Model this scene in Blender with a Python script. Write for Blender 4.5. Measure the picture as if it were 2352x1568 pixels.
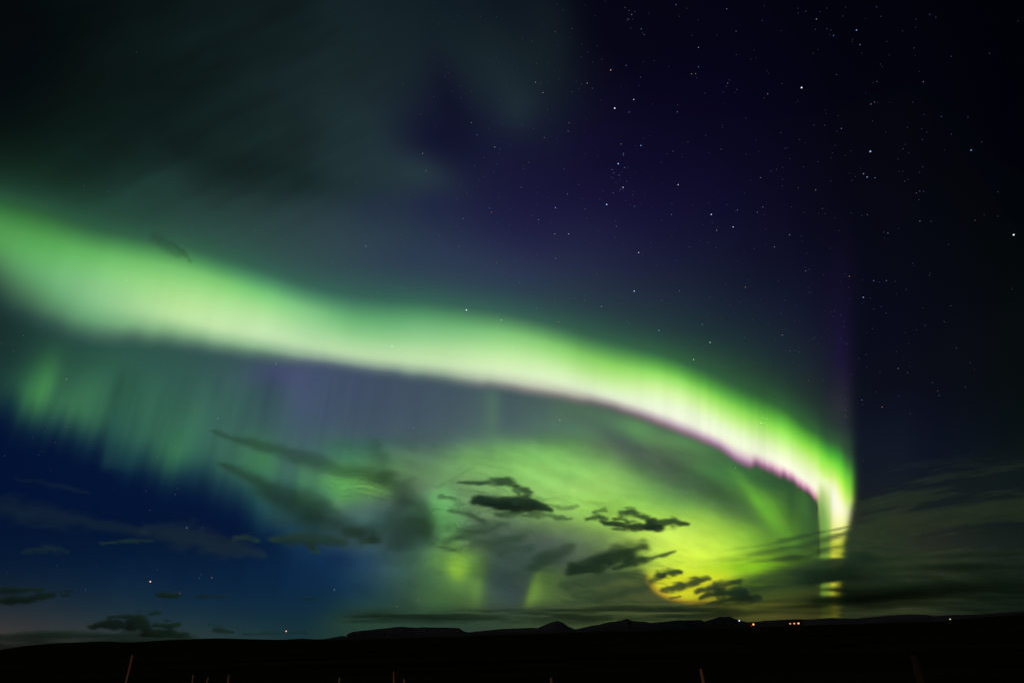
import bpy, math, random
import numpy as np
for o in list(bpy.data.objects): bpy.data.objects.remove(o, do_unlink=True)
SC = bpy.context.scene
COL = SC.collection
# ---------------- camera ----------------
FOC = 2400.0/4096.0                 # focal length over frame width
PITCH, ROLL, EYE = math.radians(26.0), math.radians(1.8), 1.7
_f = np.array([0, math.cos(PITCH), math.sin(PITCH)]); _u0 = np.array([0, -math.sin(PITCH), math.cos(PITCH)]); _r0 = np.array([1.0, 0, 0])
_r = _r0*math.cos(ROLL)-_u0*math.sin(ROLL); _u = _u0*math.cos(ROLL)+_r0*math.sin(ROLL)
def direction(x, y):                # world direction seen at frame position (x, y) of a 2352 x 1568 frame
    a = (np.asarray(x, float)-1176.0)/2352.0/FOC; b = -(np.asarray(y, float)-784.0)/2352.0/FOC
    d = _f+a[..., None]*_r+b[..., None]*_u
    return d/np.linalg.norm(d, axis=-1, keepdims=True)
cam = bpy.data.objects.new("camera", bpy.data.cameras.new("camera")); COL.objects.link(cam)
from mathutils import Matrix
M = Matrix([[_r[i], _u[i], -_f[i], (0, 0, EYE)[i]] for i in range(3)]+[[0, 0, 0, 1]])
cam.matrix_world = M
cam.data.sensor_width = 36; cam.data.lens = 36*FOC; cam.data.clip_start = .1; cam.data.clip_end = 600000
SC.camera = cam
SC.view_settings.view_transform = 'Standard'; SC.view_settings.look = 'None'; SC.view_settings.gamma = 1; SC.view_settings.use_curve_mapping = False
SC.view_settings.exposure = 0
SC.cycles.max_bounces = 4; SC.cycles.diffuse_bounces = 1; SC.cycles.volume_bounces = 2; SC.cycles.transparent_max_bounces = 64
SC.cycles.sample_clamp_indirect = 2.0
try: SC.cycles.use_denoising = True; SC.cycles.denoiser = 'OPENIMAGEDENOISE'
except Exception: pass
# ---------------- world: deep night sky, blue dusk low on the left, violet high in the middle ----------------
world = bpy.data.worlds.new("World"); SC.world = world; world.use_nodes = True
nt = world.node_tree; nt.nodes.clear()
SUN_EL, SUN_AZ = math.radians(7), math.radians(205)
geo = nt.nodes.new('ShaderNodeTexCoord')
LOBES = [
(200,1200,14,0.00000,0.00000,0.00683),
(500,1250,14,0.00000,0.00392,0.01189),
(800,1350,14,0.00000,0.00010,0.01393),
(1200,450,8,0.00164,0.00000,0.00637),
(1100,900,5,0.00030,0.00225,0.00772),
(2100,1000,8,0.00000,0.00054,0.00000),
(600,200,6,0.00148,0.00173,0.00000),
(-100,900,12,0.00000,0.00255,0.00000),
(1400,1500,14,0.01002,0.00706,0.01480),
]
# [0.00413605 0.00297722 0.01301412] [0.00096368 0.0006201  0.00906896] [0.00700463 0.0073726  0.02807639]

total = None
for (lx, ly, kk, cr, cg, cb) in LOBES:
    d = direction(lx, ly)
    dp = nt.nodes.new('ShaderNodeVectorMath'); dp.operation = 'DOT_PRODUCT'; dp.inputs[1].default_value = d
    nt.links.new(geo.outputs['Generated'], dp.inputs[0])
    s1 = nt.nodes.new('ShaderNodeMath'); s1.operation = 'MULTIPLY_ADD'; s1.inputs[1].default_value = kk; s1.inputs[2].default_value = -kk
    nt.links.new(dp.outputs['Value'], s1.inputs[0])
    ex = nt.nodes.new('ShaderNodeMath'); ex.operation = 'EXPONENT'; nt.links.new(s1.outputs[0], ex.inputs[0])
    sc = nt.nodes.new('ShaderNodeVectorMath'); sc.operation = 'SCALE'; sc.inputs[0].default_value = (cr, cg, cb); nt.links.new(ex.outputs[0], sc.inputs['Scale'])
    if total is None: total = sc
    else:
        ad = nt.nodes.new('ShaderNodeVectorMath'); ad.operation = 'ADD'
        nt.links.new(total.outputs[0], ad.inputs[0]); nt.links.new(sc.outputs[0], ad.inputs[1]); total = ad
bg = nt.nodes.new('ShaderNodeBackground'); out = nt.nodes.new('ShaderNodeOutputWorld')
nt.links.new(total.outputs[0], bg.inputs['Color']); bg.inputs['Strength'].default_value = 1.0
nt.links.new(bg.outputs[0], out.inputs['Surface'])
# ---------------- weak warm sun lamp behind left, standing in for unseen house light on the stakes ----------------
sun = bpy.data.objects.new("moonlight", bpy.data.lights.new("moonlight", 'SUN')); COL.objects.link(sun)
sun.data.energy = .15; sun.data.angle = math.radians(1.0); sun.data.color = (1, .72, .46)
sun.rotation_euler = (math.radians(90)-SUN_EL, 0, math.radians(-35))

# ---- picture-plane measurements use a 2352 x 1568 frame; everything is turned into directions in the world ----
FW, FH = 2352.0, 1568.0
def srgb(c):
    c = np.asarray(c, float)/255.0
    return np.where(c <= 0.04045, c/12.92, ((c+0.055)/1.055)**2.4)
def smooth(a, b, x):
    t = np.clip((x-a)/(b-a), 0, 1); return t*t*(3-2*t)
def sig(x): return 1/(1+np.exp(-np.clip(x, -40, 40)))
def vnoise(x, y, seed=0):
    rs = np.random.RandomState(seed); P = rs.rand(256, 256)
    xi = np.floor(x).astype(int); yi = np.floor(y).astype(int)
    fx = x-xi; fy = y-yi
    fx = fx*fx*fx*(fx*(fx*6-15)+10); fy = fy*fy*fy*(fy*(fy*6-15)+10)
    a = P[yi % 256, xi % 256]; b = P[yi % 256, (xi+1) % 256]
    c = P[(yi+1) % 256, xi % 256]; d = P[(yi+1) % 256, (xi+1) % 256]
    return (a*(1-fx)+b*fx)*(1-fy)+(c*(1-fx)+d*fx)*fy
def fbm(x, y, seed=0, o=4, g=0.5):
    s = 0; a = 1; t = 0
    for k in range(o):
        s = s+a*vnoise(x*2**k+17.3*k, y*2**k+9.1*k, seed+k); t += a; a *= g
    return s/t*2-1            # about -1..1
def crom(xs, ys, x):          # monotone-ish cubic through knots, ys (n,) or (n,3)
    xs = np.asarray(xs, float); ys = np.asarray(ys, float)
    x = np.clip(x, xs[0], xs[-1]); i = np.clip(np.searchsorted(xs, x, side='right')-1, 0, len(xs)-2)
    h = xs[1:]-xs[:-1]; d = (ys[1:]-ys[:-1])/(h if ys.ndim == 1 else h[:, None])
    hc = h if ys.ndim == 1 else h[:, None]
    m = np.zeros_like(ys); m[1:-1] = (d[:-1]*hc[1:]+d[1:]*hc[:-1])/(hc[1:]+hc[:-1])
    mono = np.zeros_like(ys); mono[1:-1] = np.where(d[:-1]*d[1:] > 0, 2*d[:-1]*d[1:]/np.where(d[:-1]+d[1:] == 0, 1, d[:-1]+d[1:]), 0)
    sel = xs >= 1790
    m[sel] = mono[sel]
    m[0] = d[0]; m[-1] = d[-1]
    t = (x-xs[i])/h[i]; hh = h[i]
    if ys.ndim == 2: t = t[..., None]; hh = hh[..., None]
    return (2*t**3-3*t*t+1)*ys[i]+(t**3-2*t*t+t)*hh*m[i]+(3*t*t-2*t**3)*ys[i+1]+(t**3-t*t)*hh*m[i+1]
def bsp(u):                   # cubic B-spline weights for 4 neighbours (soft blending of a coarse grid)
    return [(1-u)**3/6, (3*u**3-6*u*u+4)/6, (-3*u**3+3*u*u+3*u+1)/6, u**3/6]
def polyd(x, y, pts, wid):    # distance to a polyline in units of its local half-width, and the side
    best = np.full(x.shape, 1e9)
    for (a, b, wa, wb) in zip(pts[:-1], pts[1:], wid[:-1], wid[1:]):
        dx, dy = b[0]-a[0], b[1]-a[1]; L2 = dx*dx+dy*dy
        t = np.clip(((x-a[0])*dx+(y-a[1])*dy)/L2, 0, 1)
        d = np.hypot(x-a[0]-t*dx, y-a[1]-t*dy)/(wa+(wb-wa)*t)
        best = np.minimum(best, d)
    return best
# ---------------- the glow of the sky, thin aurora-lit cloud painted in as glow, knot by knot ----------------
GX = np.arange(17)*147.0
GY = np.array([0,100,200,300,400,500,600,700,800,900,1000,1100,1200,1300,1400,1480.])
G = [
"4,8,8 6,12,13 8,17,18 11,22,23 14,26,28 17,30,33 18,31,35 16,28,36 14,22,33 5,5,18 4,3,18 5,4,20 4,3,18 3,3,13 2,3,9 1,2,5 0,1,2",
"4,8,8 7,13,13 10,20,20 14,26,27 18,31,33 21,36,38 23,38,42 23,37,41 22,33,38 8,8,22 5,4,21 6,5,23 5,4,21 4,4,16 3,4,11 2,3,6 1,1,3",
"2,6,6 8,18,17 12,24,23 16,30,30 20,35,36 25,40,43 27,43,46 20,28,42 24,38,46 12,14,30 8,6,28 8,6,28 6,5,24 5,5,18 4,5,13 3,4,8 1,2,3",
"3,8,8 8,20,17 12,27,24 15,30,30 20,36,36 28,45,46 30,44,54 18,18,48 22,30,48 18,15,44 12,9,36 10,8,32 8,7,28 6,6,21 5,6,15 3,5,10 1,3,4",
"5,18,12 12,30,24 20,38,36 24,42,40 26,42,42 28,44,46 36,54,60 30,42,60 20,18,50 18,16,46 16,12,44 13,11,38 10,9,32 8,8,24 6,7,17 4,6,12 2,4,5",
"10,40,24 24,55,40 30,58,50 38,62,60 42,64,66 44,64,70 42,58,72 32,40,68 30,28,66 27,25,60 22,19,54 17,16,46 13,12,37 10,9,27 6,8,20 5,8,14 2,5,6",
"30,60,50 35,70,58 40,74,62 46,76,70 50,76,76 50,68,78 48,66,80 42,54,78 40,44,78 36,40,68 28,30,58 22,24,48 16,17,40 12,12,32 7,9,21 6,9,15 4,8,10",
"24,46,44 36,70,62 42,78,68 50,80,76 52,80,82 52,80,84 50,76,84 50,74,82 45,66,80 40,54,70 34,46,62 26,36,54 20,26,46 17,16,40 7,9,24 7,10,18 5,11,12",
"20,40,42 34,70,62 44,84,74 50,84,80 58,82,90 62,80,98 62,78,96 62,80,92 55,78,84 45,70,72 38,60,64 30,52,56 26,42,50 23,22,44 8,10,26 9,12,20 6,12,12",
"30,65,58 45,92,70 46,92,76 48,88,78 52,86,84 66,80,110 66,78,100 65,82,96 66,88,92 76,88,88 66,92,78 58,92,62 34,60,48 28,28,42 9,12,28 10,13,22 7,14,14",
"2,16,48 22,54,66 46,90,76 58,110,88 60,95,92 66,90,104 68,86,100 68,86,96 76,94,100 84,138,98 92,124,92 72,112,80 46,72,58 44,70,52 14,16,38 12,18,30 9,17,18",
"2,16,52 2,18,54 6,26,60 30,68,72 58,106,90 75,124,92 68,96,92 82,130,96 118,186,112 134,196,108 110,160,96 84,138,78 52,94,52 40,65,45 18,20,36 16,22,32 12,21,22",
"4,20,50 4,20,52 3,22,58 4,24,60 14,46,72 30,66,86 62,88,96 92,140,98 96,118,96 112,134,96 138,200,84 142,202,70 66,116,46 44,66,40 24,26,32 22,29,29 15,25,23",
"6,26,50 4,26,54 4,28,58 5,28,60 6,32,66 9,36,74 28,56,80 76,112,76 66,78,86 80,92,80 108,140,62 196,226,56 100,146,30 80,90,40 52,58,38 40,48,36 22,33,28",
"34,42,48 32,46,54 26,48,60 20,46,62 16,42,60 14,42,62 22,50,62 50,82,62 52,72,66 66,80,60 68,80,48 85,90,36 70,80,30 58,66,28 52,60,36 38,46,32 18,28,24",
"68,60,56 64,60,56 58,62,58 50,62,56 38,60,56 26,50,52 32,58,50 36,62,48 42,64,46 50,68,44 58,70,44 54,62,36 46,52,30 34,42,26 40,48,30 28,36,26 14,22,18"]
G = np.array([[[float(v) for v in c.split(',')] for c in r.split()] for r in G])
def grid_color(x, y):
    u = np.clip(x/147.0, 0, 15.9999); v = np.interp(y, GY, np.arange(16.0)); v = np.clip(v, 0, 14.9999)
    iu = u.astype(int); iv = v.astype(int); wu = bsp(u-iu); wv = bsp(v-iv); out = 0
    for a in range(4):
        ia = np.clip(iu+a-1, 0, 16)
        for b in range(4):
            ib = np.clip(iv+b-1, 0, 15)
            out = out+G[ib, ia]*(wu[a]*wv[b])[..., None]
    return out
# the great arc: for each x, (y, r, g, b) from its upper fringe down to its lower edge
ARC = {
-40:"416,16,42,28 440,42,98,54 474,60,126,66 512,76,144,78 546,80,148,80 582,70,124,76 610,56,94,68 645,38,66,56 690,26,48,48 740,18,38,42",
100:"440,22,58,40 476,45,98,55 513,66,134,68 552,84,162,84 588,98,176,100 625,105,174,112 664,96,156,106 703,78,124,92 740,50,84,74 790,34,64,60",
200:"470,24,60,46 511,48,102,62 547,76,148,82 581,100,180,98 615,120,193,118 654,131,195,132 693,127,188,132 732,104,160,116 768,70,110,90 808,46,80,76",
300:"496,30,62,54 535,52,106,68 566,80,152,86 598,110,187,104 632,137,206,124 671,154,212,141 710,156,206,146 744,124,174,126 772,82,120,98 808,52,86,80",
400:"514,35,64,58 554,56,108,76 586,84,156,90 615,118,192,110 649,150,214,130 688,176,225,148 727,183,225,160 756,142,186,136 782,92,132,106 814,58,90,84",
500:"540,40,70,66 584,58,116,82 615,86,159,96 644,124,197,114 679,160,220,138 715,185,229,160 751,190,226,168 775,150,190,145 797,98,134,112 826,64,90,92",
600:"568,46,76,76 612,56,112,90 644,85,158,105 674,120,199,120 703,158,219,142 738,186,228,166 770,190,225,174 795,146,184,144 815,92,122,108 842,68,84,98",
700:"602,52,80,86 648,62,118,95 679,90,158,109 708,126,194,129 734,150,210,145 764,173,219,161 793,182,217,169 816,140,168,146 832,90,107,116 854,70,82,108",
800:"625,52,80,88 672,60,116,92 703,84,150,105 732,108,178,118 762,140,202,138 790,172,217,160 813,182,214,168 832,142,166,147 847,90,105,116 868,68,82,104",
1000:"645,50,78,84 692,62,121,88 722,88,157,102 752,118,184,124 781,152,208,144 810,184,223,164 836,193,221,174 855,150,172,148 871,92,110,110 892,67,86,94",
1200:"675,46,72,76 724,70,119,88 750,98,160,100 774,130,196,118 799,165,221,140 828,200,237,170 858,216,238,190 880,192,202,176 897,128,130,126 917,80,96,96",
1400:"722,40,68,64 780,64,122,76 809,96,166,84 837,140,208,100 867,184,232,140 895,217,241,186 912,216,229,198 925,172,168,160 938,108,106,106 956,76,98,80",
1550:"765,38,62,58 822,64,127,68 848,98,178,72 873,150,222,104 901,206,243,156 934,232,248,206 958,236,240,216 971,198,184,188 984,140,114,128 1002,76,90,78",
1700:"820,36,60,54 885,56,110,58 916,88,170,64 945,142,216,88 975,198,242,144 1003,234,249,204 1024,240,244,216 1036,212,188,196 1049,150,112,140 1066,66,86,64",
1800:"870,36,60,50 936,62,132,54 965,100,190,62 994,150,228,90 1023,205,243,150 1048,236,250,200 1067,247,248,222 1079,228,194,200 1091,164,112,142 1107,58,76,56",
1872:"920,36,58,50 990,68,144,54 1018,110,204,60 1043,160,232,86 1067,208,244,140 1096,240,250,200 1120,249,246,222 1132,226,180,194 1142,168,112,140 1154,46,62,48",
1877:"928,36,58,50 992,66,140,54 1020,106,200,60 1045,154,230,84 1070,204,244,134 1098,238,250,196 1124,240,240,200 1138,196,184,140 1150,122,130,86 1164,48,72,46",
1889:"945,36,56,50 998,60,122,54 1026,90,186,58 1052,138,228,72 1079,190,244,112 1105,232,250,186 1135,180,206,126 1170,126,174,88 1240,110,156,62 1500,90,110,34",
1903:"950,40,58,54 1006,58,116,58 1036,82,184,58 1062,138,230,72 1089,202,246,120 1112,236,250,184 1150,198,222,144 1205,152,190,90 1260,140,172,64 1500,110,120,34",
1916:"955,42,60,56 1010,58,116,60 1042,82,186,60 1068,136,228,72 1094,204,246,120 1118,246,252,204 1155,254,253,230 1205,242,247,160 1250,226,234,74 1500,170,160,40",
1930:"960,44,60,58 1018,58,112,60 1050,78,180,58 1078,122,222,62 1104,186,246,92 1132,236,252,160 1166,254,253,216 1212,246,249,150 1256,220,232,66 1500,190,170,40",
1950:"975,46,60,62 1034,54,96,60 1068,80,154,62 1094,112,204,64 1120,150,234,72 1146,200,246,112 1176,240,250,178 1212,226,240,130 1260,150,190,60 1500,110,110,36",
1990:"975,46,60,62 1034,54,96,60 1068,80,154,62 1094,112,204,64 1120,150,234,72 1146,200,246,112 1176,240,250,178 1212,226,240,130 1260,150,190,60 1500,110,110,36"}
ARCX = np.array(sorted(ARC))
ARCV = np.array([[[float(v) for v in k.split(',')] for k in ARC[x].split()] for x in ARCX])      # (nx, 10, 4)
ARCA = np.array([0, .30, .75, 1, 1, 1, 1, 1, .8, 0.])
ARCA_LEG = np.array([0, .30, .75, 1, 1, 1, 1, 1, 1, 1.])
def edge_x(y): return np.interp(y, [0, 1150, 1176, 1210, 1243, 1310, 1343, 1500], [1957, 1957, 1952, 1946, 1938, 1935, 1928, 1926])
def ray_s(x, y): return 1700+(x-1700)*5000.0/(y+4000.0)
def arc_layer(x, y):
    xq = np.clip(x, ARCX[0], ARCX[-1]-.01)
    # ripple of the lower hem where rays end
    rs = ray_s(x, y)
    hem = 1.0*smooth(1720, 1800, x)*(9*np.abs(fbm(rs/17.0, rs*0+3, 41, 2))-2) + (vnoise(rs/40.0, rs*0+7, 43)-.5)*5 - 13*smooth(1650, 1715, x)*smooth(1738, 1722, x)
    V = crom(ARCX, ARCV.reshape(len(ARCX), -1), xq).reshape(x.shape+(10, 4))
    Y = V[..., 0].copy(); Y[..., 0] -= 26*smooth(1950, 1700, x)
    w = np.array([0, 0, 0, 0, 0, 0, .3, .8, 1, 1.])
    Y = Y-(hem*smooth(1905, 1870, x))[..., None]*w
    leg = smooth(1872, 1888, x)
    al = ARCA*(1-leg[..., None])+ARCA_LEG*leg[..., None]
    out = np.zeros(x.shape+(3,)); a = np.zeros(x.shape); done = np.zeros(x.shape, bool)
    for k in range(9):
        y0, y1 = Y[..., k], Y[..., k+1]; m = (y >= y0) & (y < y1)
        t = np.clip((y-y0)/np.maximum(y1-y0, 1e-3), 0, 1)
        # smooth (Catmull-Rom in index space)
        km, kp = max(k-1, 0), min(k+2, 9)
        c0, c1, c2, c3 = [np.concatenate([V[..., q, 1:], al[..., q, None]], -1) for q in (km, k, k+1, kp)]
        T = t[..., None]
        v = c1+.5*T*(c2-c0+T*(2*c0-5*c1+4*c2-c3+T*(3*(c1-c2)+c3-c0)))
        out[m] = v[..., :3][m]; a[m] = v[..., 3][m]
    a = a*(1-.82*smooth(1366, 1386, y))
    return np.clip(out, 0, 255), np.clip(a, 0, 1)

FX = 689.0+78.1*np.arange(16); FY = 965.0+39.05*np.arange(13)
FG = [
"66,90,104 70,86,102 68,84,98 70,84,100 72,88,98 76,96,96 74,104,92 72,88,84 78,100,84 74,92,80 84,130,84 86,118,84 66,100,70 50,80,56 44,70,50 44,70,50",
"60,96,90 64,110,96 60,92,92 66,90,96 72,92,98 80,110,96 88,130,92 84,128,84 92,138,84 82,98,86 86,104,84 98,154,90 66,110,70 48,78,56 44,70,50 44,70,50",
"56,100,90 66,120,92 70,120,92 84,120,92 88,124,96 104,156,92 112,168,92 118,178,94 120,178,96 96,132,86 78,92,80 84,112,80 74,114,70 46,78,56 44,72,50 44,66,48",
"64,116,92 84,150,92 92,150,88 88,124,86 104,146,98 124,176,104 134,196,106 140,204,106 140,204,104 130,190,96 90,130,84 72,90,74 70,120,66 58,108,58 48,78,52 44,64,46",
"80,150,92 96,176,94 104,164,90 80,110,84 100,130,96 120,160,106 136,190,108 150,206,108 156,212,108 160,214,108 120,180,90 84,124,78 62,88,64 74,124,60 54,96,54 46,70,46",
"70,110,92 84,130,96 80,112,100 70,92,88 96,160,100 118,150,104 130,170,104 140,190,96 150,206,96 152,212,90 140,204,86 110,168,80 78,124,68 56,84,54 90,148,52 48,76,48",
"56,84,90 62,90,98 72,112,110 64,96,96 92,150,92 96,122,92 90,112,88 110,140,92 130,170,90 150,204,84 164,218,80 160,226,76 140,204,74 78,126,54 86,138,46 52,82,44",
"30,54,80 50,76,90 62,88,94 60,88,92 74,112,84 84,104,84 76,92,84 84,96,92 92,112,88 112,142,86 160,200,90 198,234,92 182,228,76 120,190,50 76,116,44 58,92,42",
"8,32,74 16,42,76 34,62,84 58,90,88 92,140,78 90,122,72 60,76,76 64,80,80 84,98,86 96,118,78 130,172,78 206,240,88 206,242,66 140,206,42 84,132,36 66,96,34",
"10,38,74 14,42,72 34,62,78 52,84,78 74,112,72 90,138,62 50,68,68 58,74,68 80,100,66 84,100,62 92,112,56 204,232,54 204,236,46 118,180,30 74,106,28 60,82,28",
"14,42,66 14,44,70 26,54,70 44,72,66 66,100,64 78,114,56 52,68,72 56,70,66 72,88,56 74,84,52 72,82,44 200,210,40 196,190,34 94,116,28 68,84,26 58,70,24",
"18,46,58 22,50,58 32,60,60 40,66,56 50,78,52 58,80,50 52,68,54 56,72,50 62,76,48 66,78,44 70,80,42 84,84,36 100,96,34 90,92,30 84,86,26 72,74,24",
"30,52,48 34,58,48 38,62,46 42,64,44 44,66,44 46,66,44 50,70,44 56,74,44 62,76,44 64,78,42 64,74,38 60,66,34 60,64,32 70,70,30 60,60,28 50,50,26"]
FG = np.array([[[float(v) for v in c.split(',')] for c in r.split()] for r in FG])
def fine_color(x, y):
    u = np.clip((x-FX[0])/78.1, 0, 14.9999); v = np.clip((y-FY[0])/39.05, 0, 11.9999); iu = u.astype(int); iv = v.astype(int); out = 0
    def cw(t): return [(-t+2*t*t-t**3)/2, (2-5*t*t+3*t**3)/2, (t+4*t*t-3*t**3)/2, (t**3-t*t)/2]
    wu, bu, wv, bv = cw(u-iu), bsp(u-iu), cw(v-iv), bsp(v-iv)
    for a in range(4):
        for b in range(4):
            w = (.5*wu[a]+.5*bu[a])*(.5*wv[b]+.5*bv[b])
            out = out+FG[np.clip(iv+b-1, 0, 12), np.clip(iu+a-1, 0, 15)]*w[..., None]
    return np.clip(out, 0, 255)
# soft lights and rays laid over the grid: x, y, sx, sy, lean, r, g, b, strength
BLOBS = [(97, 893, 20, 46, -0.32, 74, 144, 78, 0.75),
(75, 900, 34, 60, -0.3, 56, 120, 72, 0.5),
(170, 940, 60, 48, -0.25, 64, 122, 80, 0.65),
(265, 900, 50, 60, -0.2, 52, 104, 80, 0.4),
(392, 1040, 34, 46, -0.12, 62, 128, 84, 0.7),
(350, 1000, 60, 50, -0.12, 54, 104, 82, 0.5),
(300, 1070, 25, 30, -0.16, 34, 82, 76, 0.4),
(598, 1060, 26, 34, 0, 74, 142, 84, 0.75),
(560, 1045, 50, 36, 0, 66, 120, 86, 0.4),
(585, 1150, 20, 52, -0.05, 44, 98, 88, 0.5),
(640, 1180, 26, 44, -0.02, 52, 100, 98, 0.6),
(1330, 918, 26, 24, 0, 62, 104, 76, 0.5),
(1335, 940, 40, 24, 0, 84, 112, 86, 0.5),
(1134, 950, 12, 50, -0.03, 88, 124, 96, 0.4),
(2040, 1245, 110, 60, -0.2, 40, 42, 32, 0.5),
(2240, 1120, 130, 40, -0.25, 20, 30, 28, 0.6),
(1035, 235, 30, 80, 0.28, 16, 17, 38, 0.65),
(1005, 330, 60, 60, 0, 16, 15, 44, 0.6),
(1190, 245, 34, 40, 0, 36, 54, 60, 0.6),
(1150, 180, 50, 60, 0.2, 28, 44, 50, 0.5),
(960, 400, 60, 34, 0.2, 42, 62, 66, 0.7),
(840, 330, 60, 90, 0.2, 32, 52, 54, 0.4),
(880, 480, 60, 30, 0, 36, 46, 74, 0.5),
(1260, 100, 50, 120, 0, 24, 38, 42, 0.5),
(1180, 420, 80, 90, 0, 26, 22, 58, 0.3),
(1000, 470, 40, 30, 0, 30, 34, 72, 0.4),
(560, 385, 150, 30, 0.2, 17, 32, 32, 0.7),
(430, 335, 80, 34, 0.55, 14, 28, 28, 0.5),
(640, 420, 90, 26, 0.15, 22, 38, 38, 0.5),
(300, 400, 90, 40, 0.3, 22, 42, 38, 0.4),
(650, 860, 60, 22, 0, 72, 72, 116, 0.6),
(700, 900, 34, 60, 0, 74, 84, 118, 0.5),
(960, 600, 80, 30, 0, 44, 52, 84, 0.5),
(1130, 640, 80, 30, 0, 46, 50, 84, 0.4),
(2150, 830, 120, 40, -0.4, 12, 15, 20, 0.4)]
FINE = [(1165,1300,60,60,0,66,86,72,.65),(1705,1172,70,13,.70,60,94,60,.6),(1752,1165,13,46,.75,108,184,58,.75),(1850,1165,9,38,.1,66,122,54,.45),(1818,1150,8,48,.1,40,72,48,.45),(1575,1235,110,45,.1,206,240,104,.6),(1560,1262,60,34,.1,208,240,86,.6),(1620,1305,70,26,0,218,246,60,.7),(1050,1300,13,14,0,182,220,50,.7),(1052, 1302, 15, 18, 0, 170, 212, 54, 0.9), (1056, 1290, 34, 26, 0, 120, 176, 66, 0.6), (1022, 1165, 20, 40, 0, 112, 190, 106, 0.6), (1035, 1215, 22, 30, 0, 104, 172, 92, 0.5), (1040, 1250, 20, 18, 0, 116, 168, 84, 0.5), (1098, 1340, 12, 36, -0.06, 104, 148, 60, 0.5), (1000, 1362, 26, 26, 0, 72, 110, 62, 0.5), (1150, 1330, 26, 44, 0, 46, 60, 78, 0.4), (1466, 992, 30, 24, 0.3, 100, 160, 92, 0.6), (1425, 1008, 60, 14, 0.5, 70, 88, 84, 0.5), (1400, 1108, 50, 24, 0.05, 162, 218, 106, 0.5), (1236, 1085, 50, 16, 0.05, 148, 210, 104, 0.4), (1660, 1240, 50, 30, 0.2, 176, 226, 66, 0.5), (1590, 1285, 60, 34, 0, 216, 246, 72, 0.6), (1700, 1298, 60, 14, -0.15, 150, 212, 30, 0.6), (1742, 1302, 40, 8, -0.12, 130, 200, 24, 0.5), (780, 1100, 40, 18, 0, 104, 176, 90, 0.4), (862, 1118, 24, 14, 0.1, 120, 176, 84, 0.5)]
def base_srgb(x, y):
    # slow swirl so nothing is perfectly regular
    wx = x+26*fbm(x/210, y/210, 5, 3); wy = y+16*fbm(x/210+9, y/210+4, 8, 3)
    c = grid_color(wx, wy)
    for (bx, by, sx, sy, ln, r, g, b, s) in BLOBS:
        dy = y-by; dx = x-bx-(ln*dy if sy > sx else 0); dy2 = dy-(ln*dx if sx >= sy else 0)
        w = s*np.exp(-.5*((dx/sx)**2+(dy2/sy)**2))
        c = c*(1-w[..., None])+np.array([r, g, b])*w[..., None]
    fw = smooth(700, 800, wx)*smooth(975, 1030, y)
    c = c*(1-fw[..., None])+fine_color(x+12*fbm(x/60, y/60, 12, 3), y+8*fbm(x/70, y/50, 15, 3))*fw[..., None]
    for (bx, by, sx, sy, ln, r, g, b, s) in FINE:
        dy = y-by; dx = x-bx-(ln*dy if sy > sx else 0); dy2 = dy-(ln*dx if sx >= sy else 0)
        w = s*np.exp(-.5*((dx/sx)**2+(dy2/sy)**2)); c = c*(1-w[..., None])+np.array([r, g, b])*w[..., None]
    st = fbm((x*.5+y)/60.0, (x-y*.6)/420.0, 17, 4, .55)+.6*fbm(x/130, y/90, 19, 3)
    c = c*(1+(.20*st*smooth(1050, 700, x+.2*y)*smooth(620, 420, y))[..., None])
    c = c*(1+(fw*.13*fbm((x+y*.7)/150, (y-x*.35)/46, 141, 4, .55))[..., None])
    s = ray_s(x, y)
    # rays of the lower curtains
    n = fbm(s/84.0, y/700.0, 21, 4, .55); n2 = fbm(s/9.0, y/300.0, 24, 2)
    m = smooth(820, 900, y)*smooth(1420, 1250, y)*smooth(1900, 1650, x)
    m = m*(1-smooth(1300, 1450, x)*.6)
    c = c*(1+(m*(1-.65*smooth(800, 1000, x)*smooth(1320, 1240, y))*((.13+.10*smooth(800, 500, x))*n+.02*n2)*smooth(-50, 150, x))[..., None]*np.array([1.1, 1, .75]))
    # ragged lower end of the left curtain, ray by ray
    env = np.interp(x, [0, 150, 300, 420, 520, 620, 700], [955, 1015, 1090, 1120, 1165, 1225, 1300])+26*fbm(s/34.0, s*0, 31, 3)
    blue = grid_color(np.clip(x*.3, 0, 700), np.maximum(wy, 1160))
    w = smooth(-100, 75, y-env)*smooth(780, 600, x)*smooth(1340, 1230, y)
    c = c*(1-w[..., None])+blue*w[..., None]
    # curtain panels with one crisp side: x of the edge at y0, lean, y range, colour, fade length to the other side
    for (ex, y0, ln, ya, yb, r, g, b, s_, fl) in [(686,1110,-.05,1060,1165,84,158,88,.55,34),(990,1165,0,1120,1235,112,186,106,.6,50),(1107,1300,-.09,1262,1392,104,150,66,.3,-70),(960,1340,-.02,1290,1400,56,92,66,.5,60),(1210,1385,-.28,1308,1392,140,182,48,.8,24),(1214,1385,-.28,1308,1380,112,156,62,.8,48),(1250,1340,-.02,1300,1392,84,110,50,.4,50),
            (1134,950,-.03,880,1060,88,126,96,.35,-40),(246,1000,-.16,930,1075,42,92,80,.5,60),(1795,1190,.62,1120,1255,112,186,54,.8,-30),(1852,1160,.02,1080,1235,60,112,52,.45,-30),(1884,1150,0,1090,1240,52,82,50,.5,-24),(1835,1230,.02,1180,1262,86,134,40,.6,-50)]:
        d = (x-(ex+ln*(y-y0)))*(1 if fl > 0 else -1)
        f = sig(d/(7.0 if ln > .5 else 5.0))*np.exp(-np.maximum(d, 0)/abs(fl))*smooth(ya-24, ya+34, y)*smooth(yb+18, yb-18, y)*s_
        c = c*(1-f[..., None])+np.array([r, g, b])*f[..., None]
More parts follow.
